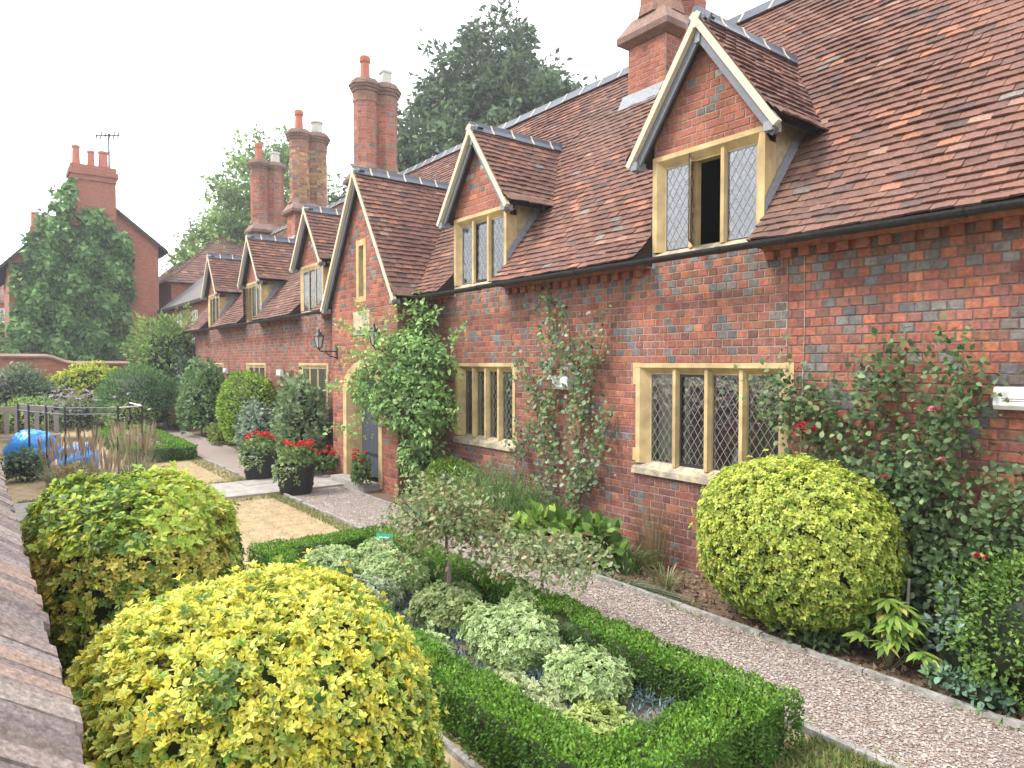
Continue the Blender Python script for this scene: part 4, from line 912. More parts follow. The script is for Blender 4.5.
# climbing rose between the two large windows
RL=[(.145,.23,.105),(.21,.285,.155),(.105,.17,.075),(.31,.37,.235),(.18,.31,.09)]
y=FY-.06
paths=[wander(r,(-6.55,y,0),(-6.6,y,2.0),7,.05),wander(r,(-6.6,y,1.3),(-7.3,y,2.3),6,.06),wander(r,(-6.6,y,1.6),(-6.75,y,3.1),7,.05),wander(r,(-6.2,y,0),(-6.0,y,2.4),7,.05),wander(r,(-6.0,y,1.4),(-5.75,y,2.75),6,.06),wander(r,(-6.5,y,1.0),(-7.1,y,1.45),5,.05),wander(r,(-5.95,y,1.0),(-5.55,y,1.7),5,.05),wander(r,(-6.3,y,.6),(-5.7,y,.95),5,.05),wander(r,(-6.1,y,2.0),(-6.45,y,2.9),5,.05),wander(r,(-7.1,y,1.4),(-7.35,y,.8),4,.05)]
climber('climbing_rose','climbing rose with grey-green leaves trained on bare brick between the two large windows','climbing rose',82,paths,(.10,.03,.10),2300,.060,.022,RL,None,.08,flow=[([(-6.3,5.62,2.12),(-6.55,5.62,2.0)],.05,[(.7,.68,.6)])],fine=True)
# red-flowered climbing rose right of the globe
paths=[]
for (a,b_) in (((-2.9,0),(-3.2,2.0)),((-2.5,0),(-2.6,2.1)),((-2.2,0),(-2.0,2.3)),((-1.9,0),(-1.6,1.45)),((-2.4,1.2),(-2.0,2.25)),((-2.0,.9),(-1.2,1.5)),((-2.7,1.2),(-3.35,2.1)),((-2.3,.5),(-1.3,1.1)),((-3.2,1.6),(-3.6,2.05)),((-2.6,1.8),(-2.45,2.3)),((-2.3,.4),(-2.1,1.6)),((-2.6,.5),(-2.4,1.5)),((-2.45,.2),(-2.1,1.3)),((-2.25,.2),(-1.75,1.1)),((-2.7,.9),(-2.2,1.5)),((-2.5,.5),(-2.0,.7))):
    paths.append(wander(r,(a[0],y,a[1]),(b_[0],y,b_[1]),6,.07))
climber('climbing_rose','climbing rose with dark leaves and a few crimson blooms right of the globe bush','climbing rose',83,paths,(.115,.04,.11),7000,.054,.0195,[(.095,.165,.06),(.14,.215,.085),(.065,.115,.042),(.21,.27,.125)],[3,2.5,2.5,1.2],.15,flow=[([(-3.05,5.42,1.63)],.085,[(.42,.02,.055),(.30,.015,.04)]),([(-2.42,5.45,1.32)],.035,[(.5,.04,.07)]),([(-2.05,5.4,1.85)],.05,[(.42,.15,.16),(.3,.1,.1)]),([(-1.75,5.4,.86)],.04,[(.45,.03,.05)]),([(-2.0,5.4,1.5)],.035,[(.48,.2,.18)])],fine=True)
# shrubs below and beside
shrub('low_green_shrub','bright green low rounded shrub under the second ground-floor window','shrub',(-8.55,5.42,.36),(.62,.36,.42),84,5200,.05,.008,[(.20,.33,.035),(.26,.40,.05),(.14,.25,.03)],amp=.1,out=.7,up=.3,depth=.25)
def blades(name,label,cat,c,n,h,R,seed,cols,wd=.006,spread=.5,bend=.25,group=None,matname='leaf'):
    r=np.random.default_rng(seed); t=tag(None or thing(name,(c[0],c[1],0),label,cat,group)); fb=FB()
    a=r.uniform(0,6.28,n); q=np.sqrt(r.uniform(size=n)); P=np.stack([c[0]+R[0]*q*np.cos(a)*.5,c[1]+R[1]*q*np.sin(a)*.5,np.full(n,-.01)],1)
    o=np.stack([np.cos(a)*R[0],np.sin(a)*R[1],np.zeros(n)],1)*(q*spread)[:,None]; hh=h*r.uniform(.5,1.1,n); col=pal(r,n,cols)
    s=unit(np.stack([-np.sin(a),np.cos(a),np.zeros(n)],1)); prev=P; L=[]
    for k in range(5):
        tt=k/4; ctr=P+o*(tt**1.5)+np.stack([np.zeros(n),np.zeros(n),hh*(tt-bend*tt**3*.8)],1); w=wd*(1-tt**2*.95); L.append((ctr-s*w,ctr+s*w))
    V=np.stack([v for pr in L for v in pr],1); F=np.array([(2*k,2*k+1,2*k+3,2*k+2) for k in range(4)]); Q=(F[None]+np.arange(n)[:,None,None]*10).reshape(-1,4)
    fb.add((V.reshape(-1,3),None,Q,np.repeat(col,10,0))); fb.build('blades',matname,t); return t,fb,r
def rosemary(name,label,c,R,seed,cols,nsh):
    r=np.random.default_rng(seed); t=thing(name,(c[0],c[1],0),label,'shrub'); fb=FB(); m=MB()
    for k in range(nsh):
        a=r.uniform(0,6.28); q=math.sqrt(r.uniform()); b0=np.array([c[0]+R[0]*.55*q*math.cos(a),c[1]+R[1]*.5*q*math.sin(a),0.]); h=R[2]*r.uniform(.55,1.05)*(1-.3*q)
        e=b0+np.array([R[0]*.5*q*math.cos(a)+.06*r.normal(),R[1]*.5*q*math.sin(a),h]); mid=.5*(b0+e)+np.array([.05*math.cos(a),.05*math.sin(a),0]); 
        if k%3==0: m.tube([tuple(b0),tuple(mid),tuple(e)],[.006,.005,.002],'stem',4,cap=False)
        n=42; tt=r.uniform(.12,1,n)[:,None]; P=(1-tt)**2*b0+2*tt*(1-tt)*mid+tt*tt*e; d=rdir(r,n)*.6+unit((e-mid)[None])*.9
        fb.add(leaf_arrays(P,d,rdir(r,n),.045*r.uniform(.7,1.3,n),np.full(n,.0045),pal(r,n,cols)))
    fb.build('foliage','leaf',t); m.build('stems',t)
rosemary('rosemary_bush','feathery upright green rosemary bush below the second ground-floor window',(-7.45,5.36,0),(.85,.42,.95),85,[(.20,.33,.10),(.27,.40,.13),(.14,.24,.08)],420)
rosemary('rosemary_bush','feathery dark green bush at the foot of the rose between the windows',(-6.75,5.40,0),(.55,.38,.72),86,[(.17,.30,.09),(.22,.35,.11),(.12,.21,.07)],230)
def bigleaf(name,label,c,R,seed,n,L,Wd,cols,wt=None,group=None,cat='plant'):
    return shrub(name,label,cat,(c[0],c[1],R[2]*.5),(R[0],R[1],R[2]*.6),seed,n,L,Wd,cols,wt,amp=.2,out=.6,up=.1,droop=.05,jit=.9,fine=True,depth=.55,stems=3,kcore=.6,corecol=(.03,.045,.02),group=group,zmin=-.3)
BL=[(.17,.31,.05),(.25,.40,.07),(.12,.23,.04),(.33,.42,.09)]
bigleaf('broad_leaf_plant','clump of broad bright green leaves beside the gravel below the climbing rose',(-6.15,5.15),(.45,.30,.38),87,210,.17,.055,BL)
bigleaf('broad_leaf_plant','clump of broad green and reddish leaves next to the iris blades',(-5.45,5.2),(.48,.34,.42),88,260,.17,.055,[(.14,.27,.045),(.21,.35,.06),(.10,.19,.035),(.20,.13,.06)],[3,3,3,1])
bigleaf('broad_leaf_plant','yellowing straggly clump at the edge of the gravel left of the broad leaves',(-6.75,5.02),(.42,.16,.28),89,240,.09,.028,[(.22,.22,.08),(.16,.22,.07),(.26,.18,.09)])
blades('iris_clump','arching strappy iris leaves by the brick wall left of the globe bush','plant',(-4.95,5.28),90,.52,(.40,.30),90,[(.12,.22,.06),(.16,.27,.08),(.09,.17,.05)],.011,.9,.6)
blades('iris_clump','thin straggle of grassy leaves close to the globe bush','plant',(-4.35,5.22),45,.36,(.22,.2),91,[(.17,.24,.09),(.22,.27,.12),(.28,.24,.13)],.008,.9,.5)
blades('dry_seed_plant','wispy brown seeding plant against the brick under the nearest window','plant',(-4.85,5.62),150,.95,(.30,.12),92,[(.25,.17,.09),(.30,.22,.11),(.18,.17,.07)],.0028,1.0,.1)
blades('grey_edging_plant','low grey-green tufts along the gravel edge left of the globe bush','plant',(-4.85,4.99),240,.10,(.75,.12),93,[(.17,.22,.14),(.22,.26,.17),(.12,.17,.09)],.006,1.2,.5)
def peony(c,seed):
    r=np.random.default_rng(seed); t=thing('peony',(c[0],c[1],0),'peony with long pointed yellow-tinged leaves beside the gravel right of the globe bush','plant'); fb=FB(); m=MB()
    for k in range(26):
        a=r.uniform(0,6.28); q=r.uniform(.2,1); e=np.array([c[0]+.27*q*math.cos(a),c[1]+.2*q*math.sin(a),.10+.42*(1-q*.75)*r.uniform(.6,1.25)]); m.tube([(c[0],c[1],-.02),(.5*(c[0]+e[0]),.5*(c[1]+e[1]),e[2]*.7),tuple(e)],[.006,.005,.003],'stem',5)
        n=9; th=np.linspace(0,6.28,n,endpoint=False)+r.uniform(0,1); d=np.stack([np.cos(th)+.7*math.cos(a),np.sin(th)+.7*math.sin(a),r.uniform(-.5,.25,n)],1)
        fb.add(leaf_arrays(np.tile(e,(n,1)),d,np.tile((0,0,1.),(n,1))+.2*r.normal(size=(n,3)),.135*r.uniform(.7,1.2,n),np.full(n,.02),pal(r,n,[(.19,.31,.055),(.25,.36,.07),(.14,.25,.05),(.42,.38,.10)],[3,3,2,.8]),None,fine=True,curl=.3,fold=.2))
    fb.build('foliage','leaf',t); m.build('stems',t)
peony((-2.20,5.10),94)
shrub('round_green_shrub','bushy yellow-green shrub at the lower right edge against the wall','shrub',(-1.24,5.28,.46),(.64,.46,.54),95,12000,.036,.010,[(.12,.235,.04),(.16,.29,.05),(.21,.33,.06),(.09,.18,.035)],amp=.22,depth=.42,fr=4.,corecol=(.02,.028,.01))
bigleaf('glaucous_plant','pale blue-green spurge-like plant between the peony and the lower right shrub',(-1.78,5.25),(.24,.2,.62),96,300,.058,.017,[(.20,.31,.22),(.26,.37,.27),(.14,.24,.17)])
bigleaf('glaucous_plant','low sprawling blue-green leaves at the gravel edge in front of the lower right shrub',(-1.62,4.99),(.30,.12,.2),97,190,.055,.016,[(.13,.25,.15),(.17,.30,.19)])
bigleaf('dark_seedling','small dark leafy tuft under the front of the globe bush',(-2.75,4.98),(.28,.1,.14),98,130,.06,.016,[(.05,.09,.03),(.08,.12,.04)])
m=MB(); m.tube([(-2.18,5.3,-.02),(-2.17,5.32,.62)],.011,'timber',6); tag(m.build('garden_cane'),'thin pale cane standing behind the peony','cane')
r=np.random.default_rng(7); fb=FB(); n=2600; P=np.stack([r.uniform(-6.5,-.6,n),4.93+.85*r.uniform(size=n)**1.3,np.full(n,.008)],1)
scatter_leaves(fb,r,P,np.tile((0,0,1.),(n,1)),.05,.013,[(.20,.12,.07),(.27,.18,.11),(.14,.08,.05),(.33,.26,.17)],out=.1,up=0,jit=1.); 
n=500; P=np.stack([r.uniform(-6,-.9,n),3.88+.96*r.uniform(size=n),np.full(n,.012)],1); scatter_leaves(fb,r,P,np.tile((0,0,1.),(n,1)),.022,.007,[(.22,.12,.08),(.15,.09,.06)],out=.1,up=0,jit=1.)
n=420; xx=r.uniform(-6.5,-.8,n); P=np.stack([xx,np.where(r.uniform(size=n)<.5,4.84,3.89)+.025*r.normal(size=n),np.full(n,.004)],1); P=P[np.sin(P[:,0]*3.1)+np.sin(P[:,0]*7.7)+.4*r.normal(size=n)>.3]; scatter_leaves(fb,r,P,np.tile((0,0,1.),(len(P),1)),.05,.007,[(.17,.27,.07),(.24,.30,.10)],out=.8,jit=1.)
tag(fb.build('leaf_litter','leaf_matt'),'dry brown fallen leaves on the soil under the house plants','leaves',kind='stuff')
# grass: parched blades on the lawn with green fringes along its edges
r=np.random.default_rng(8); fb=FB()
def grass(n,x0,x1,y0,y1,h,cols):
    P=np.stack([r.uniform(x0,x1,n),r.uniform(y0,y1,n),np.full(n,-.006)],1); ok=~((P[:,0]>-13)&(P[:,0]<-11.45)); P=P[ok]; k=len(P)
    fb.add(leaf_arrays(P,np.array([0,0,.8])+.6*r.normal(size=(k,3)),rdir(r,k),h*r.uniform(.5,1.3,k),np.full(k,h*.09),pal(r,k,cols,None,.08)))
TAN=[(.38,.285,.17),(.41,.31,.19),(.35,.265,.155),(.33,.265,.14)]; GRS=[(.14,.20,.05),(.18,.24,.07),(.25,.25,.10)]
grass(26000,-11.5,-7.2,.2,3.8,.02,TAN); grass(12000,-2.1,-.5,1.6,3.8,.02,TAN); grass(12000,-17.5,-13,.5,3.8,.025,TAN); grass(5000,-7.3,-1.0,1.0,2.0,.02,TAN)
grass(2500,-11.4,-7.2,3.62,3.82,.05,GRS); grass(1800,-13.25,-13,.3,3.8,.06,GRS); grass(1500,-17,-13,3.5,3.82,.05,GRS); grass(1800,-11.45,-11.15,.3,3.8,.05,GRS); grass(2600,-2.05,-1.3,3.35,3.82,.06,GRS); grass(1000,-7.45,-7.15,2.0,3.8,.05,GRS)
tag(fb.build('grass','leaf_matt'),'parched tan lawn grass with green edges','grass',kind='stuff')

# ------------------------------------------------------------------ tubs and flowers by the door
def tub(x,y,R,h,label,seed):
    r=np.random.default_rng(seed); t=thing('flower_tub',(x,y,0),label,'planter','black tubs of red geraniums'); m=MB()
    m.lathe([(R*.78,.0),(R*.84,h*.3),(R*.97,h*.93),(R*1.03,h*.94),(R*1.03,h),(R*.95,h),(R*.93,h*.9)],x,y,'tub',24,capb=True)
    for z in (h*.28,h*.62): q=R*(.78+.2*z/h)+.014; m.lathe([(q,z),(q+.003,z+.03)],x,y,'black',24,capb=False)
    m.build('tub',t); fb=FB(); P,Nn=blob_surface(r,420,(x,y,h+.05),(R*1.05,R*1.0,.26),seed,.2,2.,-.1,4.,.6); scatter_leaves(fb,r,P,Nn,.075,.03,[(.16,.25,.07),(.22,.31,.09),(.11,.18,.05)],out=.5,jit=.9)
    n=260; a=r.uniform(-2.6,-.2,n); P=np.stack([x+R*1.06*np.cos(a),y+R*1.06*np.sin(a),h-.30*r.uniform(size=n)**1.5*(.4+.6*np.sin(a*5)**2)],1); Nn=np.stack([np.cos(a),np.sin(a),np.zeros(n)],1)
    scatter_leaves(fb,r,P,Nn,.05,.018,[(.2,.3,.1),(.28,.36,.14)],out=.4,droop=.5); fb.build('foliage','leaf',t)
    fb=FB(); F=P[r.choice(n,34)]+Nn[:1]*0; F=F+np.array([0,-.02,.0]); flowers(fb,r,F,.022,[(.75,.74,.70)],7); fb.build('white_blossom','petal',t)
    fb=FB(); k=11; a=r.uniform(0,6.28,k); q=np.sqrt(r.uniform(size=k))*R*.8; F=np.stack([x+q*np.cos(a),y+q*np.sin(a),h+.27+.12*r.uniform(size=k)],1); flowers(fb,r,F,.06,[(.62,.035,.03),(.52,.02,.03),(.66,.07,.05)],20); fb.build('red_blossom','petal',t)
tub(-13.15,4.05,.34,.48,'left black tub of red geraniums, beyond the stone path',101)
tub(-11.35,4.08,.33,.48,'right black tub of red geraniums, on the near side of the stone path',102)
def geran(x,y,R,h,label,seed,nf=10):
    r=np.random.default_rng(seed); t=thing('geranium',(x,y,0),label,'plant'); fb=FB(); P,Nn=blob_surface(r,320,(x,y,h*.55),(R,R*.8,h*.5),seed,.2,2.,-.6,4.,.5); scatter_leaves(fb,r,P,Nn,.08,.032,[(.10,.17,.05),(.15,.23,.07)],out=.5,jit=.9); fb.build('foliage','leaf',t)
    fb=FB(); a=r.uniform(0,6.28,nf); q=np.sqrt(r.uniform(size=nf))*R*.9; flowers(fb,r,np.stack([x+q*np.cos(a),y+q*np.sin(a)-.05,h*.9+.15*r.uniform(size=nf)],1),.055,[(.62,.035,.03),(.55,.02,.03)],18); fb.build('blossom','petal',t)
geran(-12.75,5.05,.42,.5,'red geranium in the ground at the left foot of the doorway',103,12)
geran(-10.75,5.0,.16,.62,'tall scarlet salvia at the right foot of the doorway',104,6)

# ------------------------------------------------------------------ shrubs along the far half of the house and the end of the garden
shrub('clipped_bush','rounded clipped lime-green bush between two far windows','bush',(-17.6,5.12,1.0),(1.05,.66,.98),111,5200,.085,.026,[(.24,.38,.045),(.32,.45,.055),(.18,.29,.04)],amp=.05,depth=.12,corecol=(.04,.06,.02),kcore=.88)
shrub('silver_shrub','silvery grey-leaved shrub in front of the clipped lime bush','shrub',(-16.5,4.95,.62),(.66,.36,.64),112,1500,.11,.03,[(.26,.34,.24),(.36,.44,.33),(.18,.26,.16)],amp=.22,depth=.4,kcore=.7)
shrub('rose_bush','tall pale-leaved rose bush left of the porch','rose bush',(-14.1,5.15,.9),(.8,.42,1.05),113,2400,.12,.036,[(.20,.30,.13),(.28,.37,.19),(.14,.22,.09)],amp=.22,depth=.45,kcore=.7)
shrub('rose_bush','small dark rose bush tight against the left of the doorway','rose bush',(-12.95,5.0,.4),(.25,.22,.5),114,700,.09,.028,[(.10,.15,.07),(.16,.2,.11)],amp=.2,depth=.5,kcore=.6)
shrub('laurel_shrub','tall green shrub half hiding the farthest ground-floor window','shrub',(-21.8,5.05,1.05),(1.15,.62,1.15),115,3200,.13,.04,[(.15,.27,.09),(.22,.34,.13),(.10,.19,.06)],amp=.2,depth=.35,kcore=.75)
shrub('low_yellow_shrub','low yellow-green plant at the near foot of the clipped lime bush','shrub',(-19.3,4.9,.28),(.5,.26,.32),116,700,.09,.028,[(.24,.30,.05),(.18,.26,.05)],amp=.2,depth=.4,kcore=.7)
shrub('tall_willow_leaf_shrub','tall loose light green shrub at the far end of the house','shrub',(-26.95,5.1,2.15),(.85,1.25,1.85),117,3800,.22,.034,[(.22,.36,.09),(.29,.43,.12),(.15,.26,.07)],amp=.25,depth=.5,out=.7,up=.3,kcore=.65)
shrub('dark_leaf_shrub','dark glossy shrub between the tall loose shrub and the house corner','shrub',(-25.7,5.35,1.2),(.7,.38,1.25),118,1700,.15,.045,[(.09,.14,.07),(.18,.23,.15),(.06,.10,.05)],amp=.2,depth=.4,kcore=.75)
shrub('feathery_round_shrub','broad feathery dark green shrub at the end of the lawn','shrub',(-25.3,3.9,1.0),(1.25,1.2,1.05),119,6500,.14,.016,[(.12,.25,.08),(.17,.31,.10),(.08,.17,.055)],amp=.1,depth=.25,out=.8,up=.4,kcore=.8)
shrub('golden_shrub','bright yellow shrub in front of the brick garden wall','shrub',(-27.2,2.7,1.15),(.55,1.15,.95),120,3000,.13,.04,[(.60,.62,.07),(.50,.58,.07),(.34,.46,.06)],amp=.2,depth=.35,kcore=.75)
shrub('grey_green_shrub','grey-green shrub before the brick wall left of the golden shrub','shrub',(-26.8,.75,1.1),(.6,1.0,1.0),121,2400,.14,.035,[(.16,.25,.12),(.22,.30,.17),(.12,.18,.09)],amp=.2,depth=.4,kcore=.75)
shrub('bushy_green_plant','soft light green plant in front of the grey-green shrub','plant',(-23.8,1.0,.7),(.7,.8,.5),122,1600,.12,.03,[(.28,.42,.11),(.36,.48,.14),(.20,.32,.08)],amp=.2,depth=.4,kcore=.7)
shrub('pale_umbel_plant','pale yellow-green leafy plant at the end of the far box hedge','plant',(-24.6,3.55,.55),(.8,.7,.55),123,1500,.12,.03,[(.32,.40,.16),(.40,.46,.2),(.25,.34,.11)],amp=.2,depth=.4,kcore=.6)
shrub('brown_green_plant','small yellow and bronze plant by the far gravel','plant',(-24.2,4.9,.4),(.5,.3,.45),124,700,.1,.03,[(.25,.24,.08),(.28,.17,.07),(.17,.22,.06)],amp=.2,depth=.4,kcore=.6)
r=np.random.default_rng(9)
t=shrub('lilac_flower_clump','mauve flowering clump behind the metal rails','flowers',(-23.0,1.95,.65),(.5,.6,.55),125,900,.1,.028,[(.17,.22,.11),(.22,.26,.14)],amp=.2,depth=.4,kcore=.6)
fb=FB(); P=np.stack([-23.0+.5*r.normal(size=40)*.8,1.95+.5*r.normal(size=40),1.22+.1*r.normal(size=40)],1); flowers(fb,r,P,.07,[(.40,.30,.42),(.46,.38,.46)],8); fb.build('blossom','petal',t)
fb=FB(); n=5200; P=np.stack([r.uniform(-22.8,-17.1,n),r.uniform(2.8,3.35,n),.05+.16*r.uniform(size=n)],1); scatter_leaves(fb,r,P,np.tile((0,0,1.),(n,1)),.09,.03,[(.34,.40,.17),(.42,.46,.25),(.26,.33,.12)],out=.6); tag(fb.build('bed_foliage','leaf'),'pale variegated planting filling the far box bed','plants',kind='stuff')
# ornamental grasses with upright straw-coloured plumes
for i,((x,y),R,h,n,lab) in enumerate([((-13.9,2.05),(.55,.5),1.05,330,'tallest clump of straw-plumed grass beside the lawn'),((-14.2,1.35),(.45,.45),.95,240,'clump of straw-plumed grass just in front of the blue bags'),((-13.2,1.55),(.4,.35),.72,200,'shorter greyish grass clump between the two plumed clumps'),((-14.6,.95),(.4,.4),.85,200,'sparse plumed grass clump farthest left, before the larger blue bag')]):
    t,fb,r=blades('ornamental_grass',lab,'grass',(x,y),n,h*.62,R,130+i,[(.20,.24,.12),(.26,.28,.15),(.15,.19,.09)],.006,.75,.3,group='ornamental grasses by the blue bags')
    m=FB(); k=int(n*.26); a=r.uniform(0,6.28,k); q=r.uniform(.1,1,k); B=np.stack([x+R[0]*.4*q*np.cos(a),y+R[1]*.4*q*np.sin(a),np.zeros(k)],1); Tp=B+np.stack([R[0]*.55*q*np.cos(a),R[1]*.55*q*np.sin(a),h*r.uniform(.75,1.1,k)],1); d=unit(Tp-B)
    c=pal(r,k,[(.38,.29,.19),(.44,.34,.24),(.33,.25,.17)]); sd=rdir(r,k)
    m.add(leaf_arrays(B,d,sd,np.linalg.norm(Tp-B,axis=1),np.full(k,.0035),c)); m.add(leaf_arrays(Tp-d*.25,d,sd,np.full(k,.30),np.full(k,.014),c)); m.add(leaf_arrays(Tp-d*.25,d,np.cross(d,sd),np.full(k,.30),np.full(k,.014),c)); m.build('plumes','leaf_matt',t)
# wrapped blue bags
def bag(c,R,label,seed):
    r=np.random.default_rng(seed); nu,nv=96,48; V=[];u=np.linspace(0,2*np.pi,nu,endpoint=False)
    mb=MB(); D=[]
    for j in range(nv):
        ph=-1.2+(np.pi/2+1.2)*j/(nv-1)
        for a in u: D.append((math.cos(ph)*math.cos(a),math.cos(ph)*math.sin(a),math.sin(ph)))
    D=np.array(D); rad=1+lump(D,seed,.10,3.)-.045*np.abs(np.sin(D@rdir(r,1)[0]*9+lump(D,seed+3,1.,4.)))**.5-.035*np.abs(np.sin(D@rdir(r,1)[0]*13+lump(D,seed+4,1.4,4.)))**.5-.012*np.abs(np.sin(D@rdir(r,1)[0]*24+lump(D,seed+5,1.4,5.)))**.6; P=np.array(c)+D*rad[:,None]*np.array(R); P[:,2]=np.maximum(P[:,2],0.)
    mb.v=[tuple(p) for p in P]; mb.c=[(.5,.5,.5)]*len(P); k=mb.mi('tarp')
    for j in range(nv-1):
        for i in range(nu): mb.f.append((j*nu+i,j*nu+(i+1)%nu,(j+1)*nu+(i+1)%nu,(j+1)*nu+i)); mb.m.append(k)
    mb.f.append(tuple(range((nv-1)*nu,nv*nu))); mb.m.append(k); tag(mb.build('tarpaulin_bag',smooth=True),label,'bag','blue wrapped bags behind the rails')
bag((-17.3,.68,.38),(.48,.52,.46),'larger shiny blue tarpaulin-wrapped bag behind the rails',141)
bag((-16.2,1.40,.27),(.40,.40,.34),'smaller blue wrapped bag behind the plumed grass',142)
shrub('small_dark_shrub','small dark rounded shrub in front of the larger blue bag','shrub',(-15.6,.50,.28),(.36,.36,.32),145,600,.08,.024,[(.09,.16,.07),(.13,.2,.09),(.07,.11,.05)],amp=.2,depth=.4,kcore=.7)
shrub('rusty_dock_plant','rust-brown seedy plant at the foot of the plumed grasses','plant',(-13.6,1.15,.24),(.34,.3,.28),146,420,.09,.02,[(.30,.17,.08),(.24,.20,.08),(.18,.24,.08)],amp=.25,depth=.6,kcore=.4)
shrub('low_leafy_plant','low fresh green plant between the rear golden bush and the plumed grasses','plant',(-9.6,.75,.30),(.8,.42,.34),147,900,.085,.026,[(.20,.34,.06),(.28,.42,.08),(.36,.44,.10)],amp=.22,depth=.4,kcore=.65)
# metal rails with slim dark posts, and a weathered bench behind
rt=thing('metal_railing',(-16,1.5,0),'railing of slim dark posts with two pale horizontal rails','railing'); 
for (x,y) in ((-17.3,.45),(-16.6,.6),(-15.9,.85),(-15.2,1.1),(-14.7,1.9),(-15.6,2.45),(-17.5,2.5)):
    m=MB(); m.tube([(x,y,-.02),(x,y,1.38)],.02,'black',6); m.build('post',rt)
for z in (1.36,1.24):
    m=MB(); m.tube([(-17.3,.45,z),(-16.6,.6,z),(-15.9,.85,z),(-15.2,1.1,z),(-14.7,1.9,z)],.012,'paint_grey',6); m.build('rail',rt)
m=MB(); m.tube([(-14.7,1.9,1.36),(-15.6,2.45,1.33),(-17.5,2.5,1.3)],.014,'white_paint',6); m.build('rail',rt)
bt=thing('garden_bench',(-20.5,.6,0),'weathered grey slatted bench behind the rails at the left edge','bench')
m=MB(); m.box(-20.56,-20.48,-.6,1.35,1.02,1.14,'timber')
for k in range(10): yv=-.5+k*.2; m.box(-20.54,-20.50,yv-.05,yv+.05,.5,1.018,'timber')
m.build('backrest',bt); m=MB()
for k in range(4): m.box(-20.45+k*.12,-20.35+k*.12,-.6,1.35,.42,.45,'timber')
m.build('seat',bt)
for (x,y) in ((-20.52,-.55),(-20.52,1.30),(-20.0,-.55),(-20.0,1.30)):
    m=MB(); m.box(x-.04,x+.04,y-.049,y+.049,-.01,.415 if x>-20.3 else 1.2,'timber'); m.build('leg',bt)
m=MB(); m.box(-13.55,-12.95+.0,2.25,2.55,-.01,.34,'timber'); m.box(-13.5,-13.05,2.29,2.51,.341,.36,'soil'); tag(m.build('timber_planter'),'low brown timber planter at the foot of the plumed grass','planter')

# ------------------------------------------------------------------ garden wall, neighbouring houses
gw=thing('garden_wall',(-28.2,1,0),'old brick garden wall with a curved dip in its coping at the end of the garden','wall'); m=MB(); cpz=[]
for k in range(61):
    y=-6+12.2*k/60; z=2.46 if y<1.5 else (2.46-.24*(.5-.5*math.cos(math.pi*min(1,(y-1.5)/.8)))); cpz.append((y,z))
for k in range(60):
    (ya,za),(yb,zb)=cpz[k],cpz[k+1]
    m.face([(-28,ya,-.05),(-28,yb,-.05),(-28,yb,zb-.1),(-28,ya,za-.1)],'farbrick'); m.face([(-28.3,ya,-.05),(-28.3,yb,-.05),(-28.3,yb,zb-.1),(-28.3,ya,za-.1)],'farbrick')
m.build('wall',gw); m=MB()
for k in range(60):
    (ya,za),(yb,zb)=cpz[k],cpz[k+1]; m.face([(-27.93,ya,za-.1),(-27.93,yb,zb-.1),(-27.93,yb,zb-.03),(-27.93,ya,za-.03)],'tile',(.2,.11,.085)); m.face([(-27.93,ya,za-.03),(-27.93,yb,zb-.03),(-28.15,yb,zb+.05),(-28.15,ya,za+.05)],'tile',(.24,.15,.12)); m.face([(-28.37,ya,za-.03),(-28.37,yb,zb-.03),(-28.15,yb,zb+.05),(-28.15,ya,za+.05)],'tile',(.24,.15,.12)); m.face([(-27.93,ya,za-.1),(-27.93,yb,zb-.1),(-28.37,yb,zb-.1),(-28.37,ya,za-.1)],'tile',(.2,.11,.085))
m.build('coping',gw)
def sash(mb,x,y0,y1,z0,z1,axis='x',n=2,mm=3):
    """white sash window on a wall facing +x (or -y)"""
    def bx(a,b_,c,d,o0,o1,m_):
        if axis=='x': mb.box(x+o0,x+o1,a,b_,c,d,m_)
        else: mb.box(a,b_,x-o1,x-o0,c,d,m_)
    bx(y0,y1,z0,z1,.004,.02,'glass'); bx(y0,y1,z0,z1,-.06,.002,'black')
    for k in range(n+1): q=y0+(y1-y0)*k/n; bx(q-.03,q+.03,z0,z1,.021,.05,'white_paint')
    for k in range(mm+1): q=z0+(z1-z0)*k/mm; bx(y0+.031,y1-.031,q-.03,q+.03,.022,.048,'white_paint')
def roof_quad(mb,a,b_,c,d,m_='tile',gauge=.22,wid=.3):
    """tiled rectangle a-b (eave) to d-c (ridge)"""
    a,b_,c,d=map(Vector,(a,b_,c,d)); U=(b_-a); lu=U.length; U/=lu; T=(d-a); lt=T.length; T/=lt; Nn=U.cross(T); 
    if Nn.z<0: Nn=-Nn
    if m_=='tile': tile_slope(mb,lambda s:(a+T*s,T,Nn),U,lt-.1,lambda s:[(0,lu)],gauge,wid,.02)
    else: mb.face([a,b_,c,d],m_)
